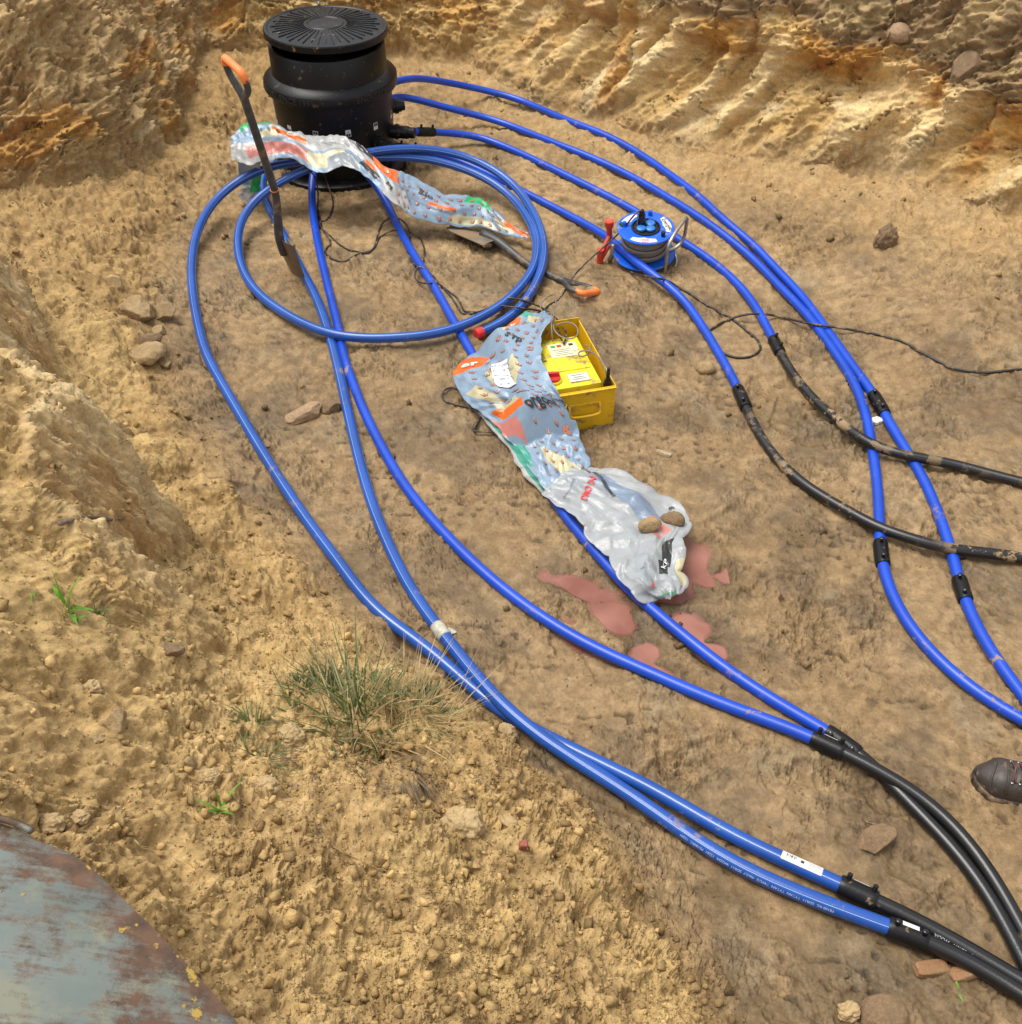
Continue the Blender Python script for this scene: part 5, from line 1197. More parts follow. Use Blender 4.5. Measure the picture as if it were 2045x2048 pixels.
def stone(label, px, py, w_, h_, d_, mat, rz=0, kind='rock', name='stone', cat='stone', seed=0, sink=.3, group='stones lying in the pit', off=0.0):
    """w_, d_ plan size, h_ height, all in metres; facetted rock, rounded clod or block"""
    bm = bmesh.new(); bmesh.ops.create_icosphere(bm, subdivisions=5, radius=1.0)
    rg_ = np.random.default_rng(seed + 100); pl_ = rg_.normal(size=(11, 3)); pl_ /= np.linalg.norm(pl_, axis=1, keepdims=True); dd = rg_.uniform(.62, .9, 11)
    for v in bm.verts:
        c = np.array(v.co); 
        if kind == 'rock':
            t = pl_ @ c; k = np.max(np.where(t > 0, t / dd, 0)); c = c / max(k, .85) ; c *= 1 + .05 * mnoise.noise(Vector(c) * 2.5 + Vector((seed, 0, 0))) + .03 * mnoise.noise(Vector(c) * 7 + Vector((seed, 3, 0)))
        elif kind == 'clod':
            q = Vector(c) + Vector((seed * 1.7, 0, 0)); c *= .95 + .28 * mnoise.noise(q * 1.6) + .16 * mnoise.noise(q * 4) + .10 * abs(mnoise.noise(q * 9)) + .05 * mnoise.noise(q * 20)
        elif kind == 'round':
            q = Vector(c) + Vector((seed * 1.7, 0, 0)); c *= 1 + .13 * mnoise.noise(q * 1.3) + .03 * mnoise.noise(q * 5)
        else:
            c = np.sign(c) * np.abs(c) ** .35 * .8; q = Vector(c); c *= 1 + .06 * mnoise.noise(q * 3 + Vector((seed, 0, 0)))
        v.co = Vector((c[0] * w_ / 2, c[1] * d_ / 2, c[2] * h_ / 2))
    p = on_ground(px, py, off)
    V = [v.co.copy() for v in bm.verts]; F = [[v.index for v in f.verts] for f in bm.faces]; bm.free()
    o = obj(name, V, F, mat); o.location = (p[0], p[1], float(surface(p[0], p[1])) + off + h_ * (.5 - sink)); o.rotation_euler = (rg_.uniform(-.25, .25), rg_.uniform(-.25, .25), R(rz))
    return tag(o, label, cat, group)
stone('largest tan angular rock in the loose soil left of the coiled pipe', 275, 632, .20, .10, .15, K_TAN, -10, seed=1)
stone('tan rock leaning against the right side of the largest tan rock', 333, 640, .115, .09, .10, K_TAN, 30, seed=2)
stone('small tan stone in front of the two big tan rocks', 322, 670, .055, .04, .05, K_TAN, 10, seed=3)
stone('pale upright stone behind the largest tan rock', 238, 584, .065, .09, .06, K_CLOD, 20, seed=4)
stone('flat topped brown tan rock below the pair of big tan rocks', 296, 716, .155, .09, .12, K_TAN, -25, seed=5)
stone('dark brown stone just behind the flat topped rock', 303, 697, .10, .07, .08, K_BROWN, 5, seed=15)
stone('small stone touching the right foot of the flat topped rock', 334, 732, .06, .04, .05, K_TAN, 5, seed=6)
stone('flat pinkish slab of stone left of the crossing blue pipes', 614, 832, .155, .055, .10, K_PINK, 28, seed=7)
stone('dark reddish brown stone tucked against the striped blue pipe', 664, 818, .09, .06, .085, K_BROWN, 60, seed=8)
stone('mud coated stone beside the blue pipe left of the stickered coupler', 1410, 742, .088, .06, .062, K_TAN, -10, 'round', seed=9)
stone('wedge shaped brown stone in the mud above the lower striped pipes', 1752, 1688, .105, .06, .07, K_BROWN, 32, 'rock', seed=10)
stone('large rounded muddy stone half buried at the bottom edge', 1765, 2035, .12, .07, .10, K_BROWN, 20, 'round', seed=11, sink=.4)
stone('pale clod beside the large muddy stone at the bottom edge', 1694, 2028, .055, .045, .045, K_CLOD, 20, 'clod', seed=12, group='dry clods of soil')
stone('brown stone held in the folds of the milky sack, left one', 1297, 1066, .085, .06, .055, K_TAN, 15, 'round', seed=13, sink=-.1, off=.055)
stone('dark brown stone at the mouth of the milky sack, right one', 1345, 1050, .085, .06, .06, K_BROWN, -20, 'round', seed=14, sink=-.1, off=.05)
stone('dark mud clod lying at the foot of the cut wall at right', 1768, 492, .10, .13, .08, K_BROWN, 10, 'clod', seed=16, group='dry clods of soil')
stone('grey brown stone sticking out of the cut wall below the rusty band', 1780, 142, .13, .09, .10, K_PINK, 10, 'round', seed=17, sink=.62)
stone('large brown stone bedded in the rusty band of the cut wall', 1905, 232, .16, .15, .12, K_BROWN, 40, 'rock', seed=18, sink=.78)
stone('rusty tan stone, biggest on the near mound', 236, 1462, .062, .055, .05, K_TAN, 10, 'rock', seed=19)
stone('small pale stone at the left foot of the rusty tan stone', 195, 1490, .030, .025, .022, K_CLOD, 10, 'rock', seed=20)
stone('upright oval stone between the grass tuft and the rusty tan stone', 386, 1540, .024, .042, .024, K_TAN, 0, 'round', seed=21, sink=.15)
cl = 'dry clods of soil'
stone('round pale clod with a rusty side left of the grass tuft', 426, 1568, .046, .036, .036, K_CLOD, 0, 'clod', 'clod', 'clod', 22, group=cl)
stone('lumpy pale clod just below the grass tuft', 538, 1586, .060, .040, .042, K_CLOD, -15, 'clod', 'clod', 'clod', 23, group=cl)
stone('crumbly clod lodged in the left side of the grass tuft', 582, 1474, .072, .060, .06, K_CLOD, 0, 'clod', 'clod', 'clod', 24, group=cl)
stone('clod on the mound just above the steel plate', 103, 1648, .05, .038, .04, K_CLOD, 0, 'clod', 'clod', 'clod', 25, group=cl)
stone('smaller clod right of the clod above the steel plate', 160, 1632, .034, .026, .028, K_CLOD, 0, 'clod', 'clod', 'clod', 26, group=cl)
stone('large crumbling clod on the mound below the grass tuft', 928, 1662, .095, .085, .08, K_CLOD, 0, 'clod', 'clod', 'clod', 27, group=cl)
stone('pale lump standing on the left of the mound below the green weed', 190, 1384, .042, .042, .036, K_CLOD, 0, 'clod', 'clod', 'clod', 28, group=cl)
stone('long grey brown slab on the mound right of the green weed', 358, 1338, .075, .035, .03, K_BROWN, 14, 'rock', seed=29)
stone('clod on the crest of the mound beside the blue pipe', 1010, 1470, .07, .05, .06, K_CLOD, 0, 'clod', 'clod', 'clod', 30, group=cl)
stone('pale pebble on the mound right of the large crumbling clod', 1018, 1652, .05, .025, .03, K_CLOD, -30, 'round', seed=31)
stone('small red brick chip standing in the side of the mound', 1046, 1708, .024, .045, .022, K_BRICK, 0, 'block', 'brick_chip', 'brick', 32, .2, 'pieces of brick')
stone('muddy orange brick piece below the two joined black pipes', 1862, 1940, .115, .03, .045, K_TILE, 12, 'block', 'brick_piece', 'brick', 33, .3, 'pieces of brick')
stone('second muddy brick piece under the black pipe in the corner', 1930, 1948, .10, .028, .045, K_TILE, 14, 'block', 'brick_piece', 'brick', 34, .3, 'pieces of brick')
stone('weathered wood chip lying in the mud right of the plastic sacks', 1328, 907, .075, .02, .028, K_WOOD, -20, 'block', 'wood_chip', 'wood chip', 35, .25, None)
stone('white speckled crumb of foam between the two outer blue pipes', 1753, 845, .05, .02, .05, plain('speckled_foam', (.62, .56, .46), .8, var=.5, vscale=120), 25, 'block', 'foam_crumb', 'foam', 36, .2, None)

PROF = [(-360,1640),(-240,1620),(-120,1622),(0,1646),(40,1656),(66,1672),(76,1692),(100,1690),(132,1696),(175,1728),(215,1765),(250,1802),(320,1868),(380,1934),(430,1990),(482,2052),(540,2135),(590,2230),(610,2330)]
PLATE = [unproj(x, y, 1.005 - .10 * (x + 100) / 700) for x, y in PROF]
PLATE_C = unproj(-250, 2400, 1.13)
# ------------------------------------------------------------------ loose crumbs
def crumbs():
    P, sd_, loose, mound, wall, floor, c = G
    bmx = []
    rg_ = np.random.default_rng(77); protos = []
    for k in range(18):
        bm = bmesh.new()
        pts = rg_.normal(size=(8 if k < 8 else 12, 3)); pts /= np.linalg.norm(pts, axis=1, keepdims=True)
        pts = pts * rg_.uniform(.6, 1.15, (len(pts), 1)) * rg_.uniform((.75, .65, .45), (1.15, 1.0, .9))
        for q in pts: bm.verts.new(q)
        hu = bmesh.ops.convex_hull(bm, input=bm.verts[:]); bmesh.ops.delete(bm, geom=[v for v in bm.verts if not v.link_faces], context='VERTS')
        bmesh.ops.triangulate(bm, faces=bm.faces[:]); bm.verts.index_update(); V = np.array([v.co for v in bm.verts])
        protos.append((V, np.array([[v.index for v in f.verts] for f in bm.faces]))); bm.free()
    X, Y, Z = P[..., 0], P[..., 1], P[..., 2]
    r_ = np.hypot(X, Y)
    n_ = fbm(X * 3.1, Y * 3.1, 3, 205)
    ok = (r_ > .35) & (r_ < 7) & (np.abs(np.arctan2(X, Y)) < 1.05)
    dens = ok * (mound * (.9 + .8 * n_) + loose * (1 - mound) * np.clip(.55 + 1.2 * n_, 0, 2) + floor * .035 * np.clip(.6 + 3 * n_, 0, 2) + wall * .12)
    dens = dens * ~inpoly(X, Y, [(p_[0], p_[1]) for p_ in PLATE] + [(PLATE_C[0], PLATE_C[1])])
    dens = np.clip(dens, 0, None).ravel(); dens /= dens.sum()
    idx = rg_.choice(len(dens), 62000, False, dens)
    Pv = P.reshape(-1, 3); C_ = c.reshape(-1, 3); ml = mound.ravel()
    VV = []; FF = []; CC = []; b = 0
    for i in idx:
        s_ = .0017 + .0040 * rg_.random() ** 2 + (.017 * rg_.random() ** 2.6 if rg_.random() < .085 else 0) + (.02 * rg_.random() if rg_.random() < .006 else 0)
        V, F = protos[rg_.integers(8) if s_ < .0055 else 8 + rg_.integers(10)]
        s_ *= 1.0 if ml[i] > .3 else 1.25
        q = rg_.normal(size=4); q /= np.linalg.norm(q); w_, x, y, z = q
        Rm = np.array([[1-2*(y*y+z*z), 2*(x*y-z*w_), 2*(x*z+y*w_)], [2*(x*y+z*w_), 1-2*(x*x+z*z), 2*(y*z-x*w_)], [2*(x*z-y*w_), 2*(y*z+x*w_), 1-2*(x*x+y*y)]])
        VV.append(V @ Rm.T * s_ + Pv[i] + (0, 0, s_ * .3)); FF.append(F + b); b += len(V)
        CC.append(np.tile(np.clip(C_[i] * rg_.uniform(.75, 1.35) * np.array((1, .99, .95)), 0, .7), (len(V), 1)))
    VV = np.concatenate(VV).astype(np.float32); FF = np.concatenate(FF).astype(np.int32); CC = np.concatenate(CC)
    me = bpy.data.meshes.new('soil_crumbs'); me.vertices.add(len(VV)); me.vertices.foreach_set('co', VV.ravel())
    me.loops.add(FF.size); me.loops.foreach_set('vertex_index', FF.ravel()); me.polygons.add(len(FF)); me.polygons.foreach_set('loop_start', np.arange(len(FF), dtype=np.int32) * 3)
    me.update(calc_edges=True)
    at = me.attributes.new('soil', 'FLOAT_COLOR', 'POINT'); at.data.foreach_set('color', np.c_[CC, np.zeros(len(CC))].astype(np.float32).ravel())
    me.materials.append(bpy.data.materials['soil'])
    o = bpy.data.objects.new('soil_crumbs', me); col.objects.link(o); tag(o, 'crumbs of dry soil scattered over the mound and slopes', 'soil crumbs', kind='stuff')
crumbs()

# ------------------------------------------------------------------ grass and weeds
def leafmat(name, c, var=.35):
    m, nt, p = new_mat(name)
    tc = N(nt, 'ShaderNodeTexCoord'); n1 = N(nt, 'ShaderNodeTexNoise', Scale=35.0, Detail=3.0); nt.links.new(tc.outputs['Object'], n1.inputs['Vector'])
    nt.links.new(ramp(nt, n1.outputs[0], [(.3, [x * (1 - var) for x in c]), (.7, [x * (1 + var) for x in c])]), p.inputs['Base Color'])
    p.inputs['Roughness'].default_value = .5
    tr = N(nt, 'ShaderNodeBsdfTranslucent', Color=(c[0], c[1], c[2], 1)); mx = N(nt, 'ShaderNodeMixShader'); mx.inputs[0].default_value = .3
    nt.links.new(p.outputs[0], mx.inputs[1]); nt.links.new(tr.outputs[0], mx.inputs[2]); nt.links.new(mx.outputs[0], nt.nodes['Material Output'].inputs[0])
    return m
L_GREEN = leafmat('grass_green', (.095, .125, .028)); L_BRIGHT = leafmat('weed_green', (.13, .34, .025)); L_STRAW = leafmat('dry_straw', (.42, .32, .15)); L_DARK = leafmat('dark_moss', (.045, .085, .02)); L_ROOT = leafmat('dead_roots', (.17, .12, .065))
def blade(mb, base, d, L, w_, droop, n=8, mi=0):
    base = Vector(base); d = Vector(d).normalized(); base.z = max(base.z, float(surface(base.x, base.y)) - .003); p = base.copy(); s_ = d.cross(Vector((0, 0, 1)))
    s_ = s_.normalized() if s_.length > .05 else Vector((1, 0, 0)); V = []
    tw = random.uniform(-.6, .6)
    for i in range(n + 1):
        t = i / n; ww = w_ * (1 - t ** 1.6) * .5 + .0002
        q = s_ * math.cos(tw * t) + d.cross(s_) * math.sin(tw * t)
        V += [p - q * ww, p + d.cross(s_) * ww * .25, p + q * ww]
        d = (d + Vector((0, 0, -droop / n)) + Vector((random.uniform(-.05, .05),) * 3)).normalized(); p = p + d * (L / n)
    mb.add(V, [(3 * i + j, 3 * i + j + 1, 3 * i + j + 4, 3 * i + j + 3) for i in range(n) for j in (0, 1)], mi)
def tuft(name, label, cat, spots, mats, group=None):
    mb = MB(); e = empty(name, on_ground(*spots[0][:2]), label, cat, group)
    by = {}
    for (px, py, n, spread, Lm, w_, up, droop, mi, lean) in spots:
        mb = by.setdefault(mi, MB()); c = on_ground(px, py)
        for _ in range(n):
            a = random.uniform(0, 6.28); rr = spread * random.random() ** .6
            x, y = c[0] + rr * math.cos(a), c[1] + rr * math.sin(a); z = float(surface(x, y)) - .004
            dv = Vector((math.cos(a) * random.uniform(.1, 1) + lean[0], math.sin(a) * random.uniform(.1, 1) + lean[1], up * random.uniform(.5, 1.2)))
            blade(mb, (x, y, z), dv, Lm * random.uniform(.45, 1.15), w_ * random.uniform(.6, 1.3), droop * random.uniform(.3, 1.4))
    nm = {0: 'green_blades', 1: 'dry_stalks', 2: 'moss_sprigs', 3: 'dead_roots', 4: 'bright_leaves'}
    for mi, mb in by.items(): mb.build(nm[mi], mats[mi], e)
    return e
MM = {0: L_GREEN, 1: L_STRAW, 2: L_DARK, 3: L_ROOT, 4: L_BRIGHT}
tuft('grass_tuft', 'big tuft of half dead grass on the crest of the near mound', 'grass', [
    (715,1450,30,.10,.20,.0046,.9,1.6,0,(-.2,.1)), (650,1480,34,.13,.17,.0042,.5,2.0,0,(-.2,-.2)), (770,1440,24,.11,.16,.0040,.6,1.8,0,(.2,.1)), (700,1400,36,.10,.15,.0040,.7,1.6,0,(0,.1)), (840,1430,22,.08,.09,.0036,.6,1.6,0,(.2,0)),
    (690,1490,60,.15,.16,.0034,.4,2.2,1,(-.1,-.3)), (790,1480,46,.13,.14,.0032,.5,2.0,1,(.1,-.2)),
    (820,1420,60,.07,.18,.0030,1.0,.5,1,(.1,.2)), (700,1470,50,.13,.17,.0030,.6,1.2,1,(0,-.2)), (640,1400,26,.06,.18,.0022,1.0,.3,1,(-.3,.2)), (860,1450,45,.06,.14,.0018,.9,.6,1,(.5,.1)),
    (650,1375,120,.05,.05,.0030,.8,.8,2,(0,0)), (720,1400,150,.09,.05,.0030,.8,.8,2,(0,0)), (850,1410,120,.05,.05,.0028,.8,.8,2,(0,0)), (600,1395,70,.03,.05,.0028,.8,.8,2,(0,0)),
    (690,1530,330,.11,.13,.0024,.4,1.7,3,(-.1,-.9)), (600,1540,160,.07,.14,.0022,.4,1.6,3,(-.3,-.9)), (780,1560,240,.08,.13,.0022,.4,1.6,3,(.2,-.9)), (740,1600,70,.05,.10,.0020,.4,1.6,3,(.1,-.8)), (930,1560,60,.08,.08,.0012,.3,1.6,3,(.2,-.3)),
    (720,1430,7,.02,.27,.0060,1.3,.6,0,(-.5,.6)), (910,1440,4,.02,.22,.0030,.9,.3,1,(.9,.3)), (520,1510,34,.04,.09,.0030,.5,1.2,0,(0,0)), (510,1450,46,.03,.08,.0030,.6,1.0,0,(0,0)), (530,1570,26,.04,.11,.0026,.2,1.2,0,(-.5,-.3)), (560,1600,26,.05,.10,.0015,.2,1.6,3,(0,-.3)), (620,1640,60,.05,.05,.0012,.4,1.6,3,(0,-.2))], MM)
def weed():
    e = empty('weed', on_ground(145, 1240), 'small bright green weed with broad leaves on the left of the mound', 'weed', 'small plants on the mound'); mb = MB()
    for (px, py, dx, dy, dz, L_, w_) in [(148,1250,.05,.1,1,.13,.020),(140,1245,-.7,.2,.7,.09,.024),(150,1245,.3,.1,.9,.10,.022),(146,1252,-.6,-.3,.5,.08,.022),(152,1250,.7,-.1,.5,.07,.020),(140,1255,-.8,-.1,.3,.08,.018),(156,1255,.4,-.6,.4,.05,.013),(160,1268,.6,.3,.6,.045,.011),(158,1272,.2,-.6,.4,.04,.011),(142,1240,-.3,.4,.9,.05,.014)]:
        blade(mb, on_ground(px, py, -.003), (dx, dy, dz), L_, w_, .9, 8)
    mb.build('leaves', L_BRIGHT, e)
    mb = MB()
    for _ in range(40): c = on_ground(150 + random.gauss(0, 14), 1262 + random.gauss(0, 9), -.003); blade(mb, c, (random.gauss(0, .4), random.gauss(0, .4), 1), random.uniform(.02, .07), .0018, .6)
    mb.build('dry_stalks', L_STRAW, e)
weed()
def small(label, px, py, n, L_, w_, mat, spread=.012, name='weed'):
    mb = MB()
    for _ in range(n): c = on_ground(px + random.gauss(0, 5), py + random.gauss(0, 3), -.003); blade(mb, c, (random.gauss(0, .6), random.gauss(0, .5), random.uniform(.4, 1)), L_ * random.uniform(.6, 1.1), w_, random.uniform(.4, 1.4))
    tag(mb.build(name, mat), label, 'weed', 'small plants on the mound')
small('two thin green grass blades left of the bright weed', 86, 1215, 3, .05, .006, L_BRIGHT)
small('dark green feathery sprig right of the bright weed', 208, 1258, 38, .035, .0035, L_GREEN)
small('tiny two leaved seedling on the bare ridge right of the weed', 356, 1308, 3, .03, .007, L_GREEN)
small('flat green grass shoot beside the round pale clod', 440, 1625, 6, .07, .006, L_BRIGHT)
small('single green leaf lying under the black pipes in the corner', 1908, 1984, 2, .03, .007, L_BRIGHT)
def twig(label, P, r, mat, name='twig', ext=None):
    path = Path(P, r, 2, ext, .008); k = len(path.p); q = gsmooth(path.p, min(7, k / 5)) + (0, 0, r * .5) + rng.normal(0, .0012, path.p.shape)
    mb = MB(); mb.tube(q, np.linspace(r, r * .45, k), 7)
    for f in (.35, .6, .8):
        i = int(k * f); p = q[i]; mb.tube([p, p + (.012, -.01, .012), p + (.03, -.014, .016)], [r * .4, r * .3, r * .1], 5)
    tag(mb.build(name, mat), label, 'twig', 'twigs')
K_TWIG = soil_mat('grey_bark', (.10, .075, .05), (.22, .17, .12), 60)
twig('grey brown twig poking out across the cut face of the near bank', [(120,1050,.03),(145,1043,.045),(180,1037,.06),(215,1040,.075),(250,1047,.085),(280,1053,.09),(304,1063,.085)], .0065, K_TWIG)
twig('thin curved dry straw lying on the loose slope above the mound', [(362,1168),(385,1152),(410,1138),(432,1124),(448,1112,.01)], .0028, K_TWIG)
twig('thin yellow straw on the mud above the wedge shaped stone', [(1728,1642,.004),(1745,1650,.005),(1761,1656,.004)], .0016, L_STRAW)
twig('pale bent straw on the mound beside the steel plate', [(270,1682,.004),(280,1692,.006),(292,1700,.006),(306,1704,.003)], .0022, L_STRAW)
twig('long pale root lying across the mound below the grass', [(670,1705,.004),(700,1718,.01),(735,1735,.008),(770,1752,.012),(805,1764,.004)], .0016, L_STRAW)

# ------------------------------------------------------------------ rusty steel plate in the near corner
def steel_plate():
    m, nt, p = new_mat('rusty_paint')
    tc = N(nt, 'ShaderNodeTexCoord')
    def nz(s_, d_, r_=.6, dist=0.0):
        n = N(nt, 'ShaderNodeTexNoise', Scale=s_, Detail=d_, Roughness=r_, Distortion=dist); nt.links.new(tc.outputs['Object'], n.inputs['Vector']); return n.outputs[0]
    mpn = N(nt, 'ShaderNodeMapping'); mpn.inputs['Rotation'].default_value = (0, 0, R(-38)); mpn.inputs['Scale'].default_value = (2.2, 16, 2.2); nt.links.new(tc.outputs['Object'], mpn.inputs[0])
    ns = N(nt, 'ShaderNodeTexNoise', Scale=3.2, Detail=9.0, Roughness=.7); nt.links.new(mpn.outputs[0], ns.inputs['Vector']); streak = ns.outputs[0]
    base = ramp(nt, nz(5, 4), [(.35, (.115, .135, .12)), (.65, (.165, .19, .17))])
    base = mixc(nt, ramp(nt, nz(9, 5, .6, .0), [(.50, 0.0), (.60, .8)]), base, (.20, .20, .14))
    at = N(nt, 'ShaderNodeAttribute', attribute_name='edge')
    ad = N(nt, 'ShaderNodeMath', operation='ADD'); av = N(nt, 'ShaderNodeMix'); av.inputs[0].default_value = .33; nt.links.new(nz(10, 10, .74), av.inputs[2]); nt.links.new(streak, av.inputs[3]); nt.links.new(av.outputs[0], ad.inputs[0]); nt.links.new(at.outputs['Fac'], ad.inputs[1])
    rust = ramp(nt, nz(30, 5), [(.35, (.060, .036, .024)), (.65, (.135, .072, .040))])
    fr = ramp(nt, ad.outputs[0], [(.50, 0.0), (.60, 1.0)])
    c_ = mixc(nt, fr, base, rust)
    ad2 = N(nt, 'ShaderNodeMath', operation='ADD'); nt.links.new(nz(26, 6, .65), ad2.inputs[0]); nt.links.new(at.outputs['Fac'], ad2.inputs[1])
    c_ = mixc(nt, ramp(nt, ad2.outputs[0], [(.70, 0.0), (.74, .8)]), c_, (.42, .29, .05))
    nt.links.new(c_, p.inputs['Base Color']); nt.links.new(ramp(nt, fr, [(0, .35), (1, .8)]), p.inputs['Roughness'])
    b = N(nt, 'ShaderNodeBump', Strength=.4, Distance=.002); nt.links.new(fr, b.inputs['Height']); nt.links.new(b.outputs[0], p.inputs['Normal'])
    prof = [(-360,1640),(-240,1620),(-120,1622),(0,1646),(40,1656),(66,1672),(76,1692),(100,1690),(132,1696),(175,1728),(215,1765),(250,1802),(320,1868),(380,1934),(430,1990),(482,2052),(540,2135),(590,2230),(610,2330)]
    E = PLATE
    edge = gsmooth(resample(catmull(E, 6), .006), 5); cen = PLATE_C; nr_ = 26
    V = []; at_v = []; n__ = len(edge)
    for lay in (0, -.009):
        for i, q in enumerate(edge):
            for k in range(nr_ + 1):
                t = k / nr_; pt = q + (cen - q) * t; arch = .028 * math.sin(min(t * 2.0, 1) * 1.57) ** .8 * .6
                V.append(pt + (0, 0, arch + lay)); at_v.append(.09 * math.exp(-t * 9) - .05 * t + .01 + .05 * min(1, max(0, i / n__ - .45) * 3))
    n_ = len(edge); k1 = nr_ + 1; h_ = n_ * k1; F = []
    for i in range(n_ - 1):
        for k in range(nr_):
            a = i * k1 + k; F.append((a, a + k1, a + k1 + 1, a + 1)); F.append((a + h_, a + h_ + 1, a + h_ + k1 + 1, a + h_ + k1))
        F.append((i * k1, i * k1 + h_, (i + 1) * k1 + h_, (i + 1) * k1))
    e = empty('steel_plate', E[8], 'rusty grey blue painted steel plate with a curved edge, nearest thing at bottom left', 'steel plate')
    o = obj('plate', V, F, m, e); a_ = o.data.attributes.new('edge', 'FLOAT', 'POINT'); a_.data.foreach_set('value', at_v)
    autosmooth(o, 40)
    lip = [unproj(x, y, 1.012 - .10 * (x + 100) / 700) + np.array((0, 0, .006)) for x, y in [(-240,1612),(-120,1616),(0,1640),(40,1652),(66,1666)]]
    mb = MB(); mb.tube(catmull(lip, 6), .0065, 4); o2_ = mb.build('welded_lip', m, e); a2 = o2_.data.attributes.new('edge', 'FLOAT', 'POINT'); a2.data.foreach_set('value', [.08] * len(o2_.data.vertices))
steel_plate()

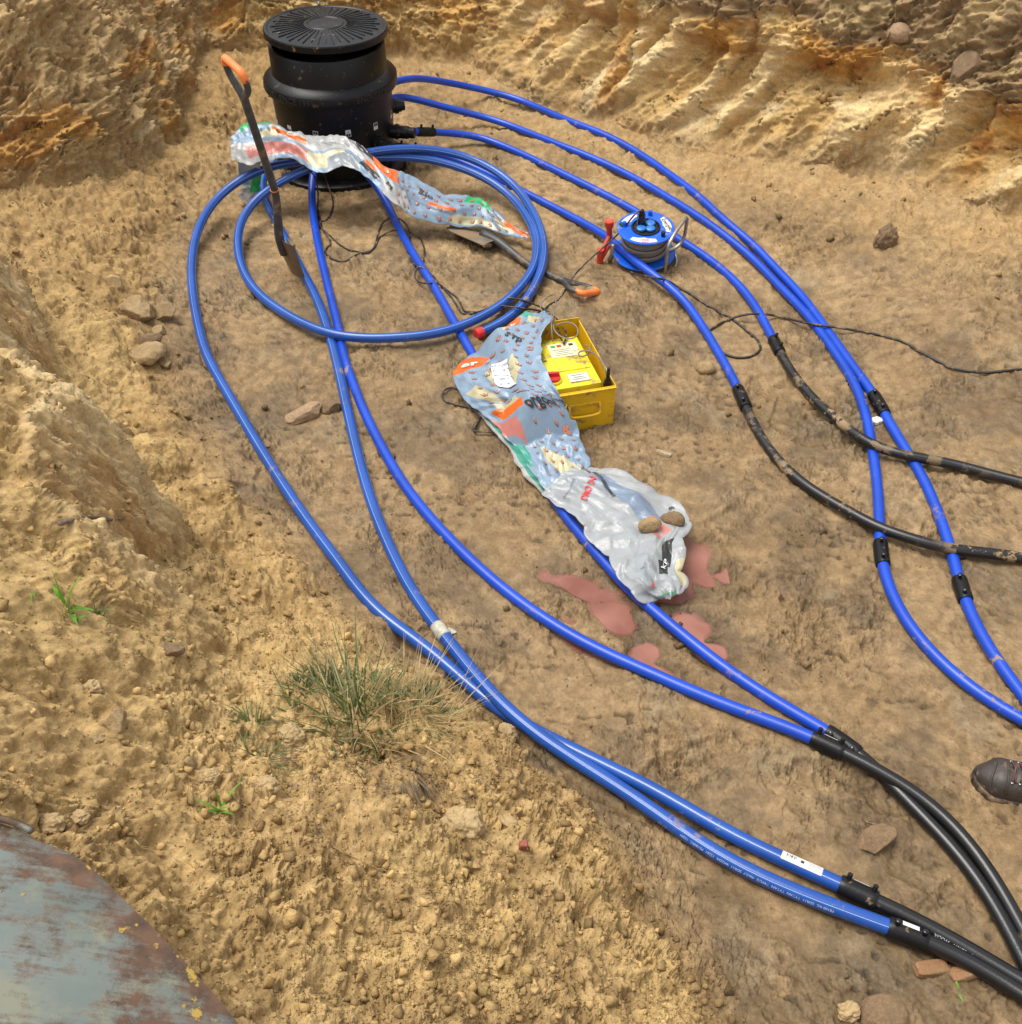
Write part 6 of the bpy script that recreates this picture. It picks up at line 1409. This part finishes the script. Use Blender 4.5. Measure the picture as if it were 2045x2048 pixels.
# ------------------------------------------------------------------ work boot at the right edge
def boot():
    toe = on_ground(1938, 1560, 0); ang = math.atan2(-.30, .95)
    M = Matrix.Translation((toe[0], toe[1], float(ground(toe[0], toe[1])) - .006)) @ Matrix.Rotation(ang, 4, 'Z')      # x runs heelwards
    e = empty('work_boot', toe, 'muddy dark brown laced work boot standing in the mud at the right edge', 'boot')
    leather = plain('muddy_leather', (.040, .030, .025), .5, var=.35, vscale=25, dirt=.16, dirtscale=20, bump=.5, bscale=90)
    rub = plain('muddy_rubber', (.045, .032, .022), .7, var=.4, vscale=25, dirt=.38, dirtscale=16, bump=.5, bscale=60)
    lace = plain('boot_lace', (.10, .045, .04), .7, var=.4, vscale=80)
    half = lambda t: .062 * min(1, (max(t, 0) / .16) ** .5) * (1 - .18 * math.sin(min(max((t - .3) / .55, 0), 1) * math.pi)) * (1 if t < .8 else max(.05, 1 - ((t - .8) / .2) ** 3 * .9))
    L = .33; n = 36; ts = [(.004 + .996 * (i / (n - 1)) ** 1.15) for i in range(n)]
    # sole with lug pattern
    V = []; F = []; k = 9
    for lev, (z, gx_) in enumerate([(0, 1.0), (.012, 1.05), (.026, 1.06), (.034, 1.0)]):
        for t in ts:
            for j in range(k):
                q = j / (k - 1) * 2 - 1; V.append(M @ Vector((t * L, q * half(t) * gx_ + .004 * math.sin(t * 6), z + (.012 * (1 - t / .15) ** 2 if t < .15 else 0))))
    m_ = n * k
    for lev in (0, 3):
        for i in range(n - 1):
            for j in range(k - 1):
                a = lev * m_ + i * k + j; F.append((a, a + 1, a + k + 1, a + k) if lev else (a, a + k, a + k + 1, a + 1))
    for lev in range(3):
        for i in range(n - 1):
            for j in (0, k - 1):
                a = lev * m_ + i * k + j; F.append((a, a + k, a + k + m_, a + m_) if j else (a, a + m_, a + k + m_, a + k))
        for i in (0, n - 1):
            for j in range(k - 1):
                a = lev * m_ + i * k + j; F.append((a, a + m_, a + 1 + m_, a + 1))
    so_ = obj('sole', V, F, rub, e)
    # upper: lofted arches
    hgt = lambda t: .036 + .050 * min(1, (t / .18) ** .55) + .055 * float(sstep(.25, .62, t)) + .065 * float(sstep(.55, .72, t))
    V = []; F = []; k = 21
    for t in ts:
        for j in range(k):
            q = math.pi * j / (k - 1); hh = hgt(t); w_ = half(t) * .97
            cx = math.cos(q); V.append(M @ Vector((t * L + .006, cx * w_ * (abs(cx) ** -.12 if abs(cx) > .01 else 1) + .004 * math.sin(t * 6), .028 + (hh - .02) * math.sin(q) ** .72)))
    for i in range(n - 1):
        for j in range(k - 1): a = i * k + j; F.append((a, a + 1, a + k + 1, a + k))
    F.append(tuple(range(k))); F.append(tuple((n - 1) * k + j for j in range(k))[::-1])
    up = obj('upper', V, F, leather, e)
    def top(t, q, lift=.003):
        hh = hgt(t); w_ = half(t) * .97; cx = math.cos(q); return M @ Vector((t * L + .006, cx * w_ * 1.02, .028 + (hh - .02 + lift) * math.sin(q) ** .72 + lift))
    # toe cap seam, tongue, collar, laces, eyelets
    mb = MB(); mb.tube([top(.22, q, .001) for q in np.linspace(.35, 2.8, 24)], .0018, 6); mb.tube([top(.12 + .02 * math.sin(q * 2), q, .001) for q in np.linspace(.1, 3.0, 24)], .003, 6)
    mb.tube([top(t, 1.05 - .12 * t, .001) for t in np.linspace(.24, .66, 16)], .002, 6); mb.tube([top(t, 2.09 + .12 * t, .001) for t in np.linspace(.24, .66, 16)], .002, 6); mb.build('seams', leather, up)
    mb = MB()
    for i, t in enumerate(np.linspace(.25, .60, 7)):
        d_ = .022
        mb.tube(catmull([top(t, 1.0, .002), top(t + d_ * .5, 1.57, .007), top(t + d_, 2.14, .002)], 6), .0024, 8); mb.tube(catmull([top(t, 2.14, .002), top(t + d_ * .5, 1.57, .009), top(t + d_, 1.0, .002)], 6), .0024, 8)
    mb.build('laces', lace, e)
    for i, t in enumerate(np.linspace(.25, .60, 7)):
        for q in (.95, 2.19):
            c_ = top(t, q, .002); m2 = MB(); m2.lathe([(.0015, 0), (.0042, .0), (.0044, .0018), (.002, .0022)], 12, M=Matrix.Translation(c_)); m2.build('eyelet', M_STEEL, e)
    # shaft and padded collar
    mb = MB(); c0 = M @ Vector((.225, .0, .10)); rings = []
    for z, a_, b_, xo in ((.06, .078, .040, .215), (.11, .070, .042, .218), (.145, .062, .043, .222), (.165, .060, .045, .224), (.172, .056, .042, .224), (.165, .050, .036, .224), (.12, .048, .034, .222)):
        rings.append([M @ Vector((xo + a_ * math.cos(q), b_ * math.sin(q), z)) for q in np.linspace(0, 2 * math.pi, 28, endpoint=False)])
    nn = 28; V = [p_ for r_ in rings for p_ in r_]; F = [(i * nn + j, i * nn + (j + 1) % nn, (i + 1) * nn + (j + 1) % nn, (i + 1) * nn + j) for i in range(len(rings) - 1) for j in range(nn)]
    obj('ankle_shaft', V, F, leather, e)
boot()
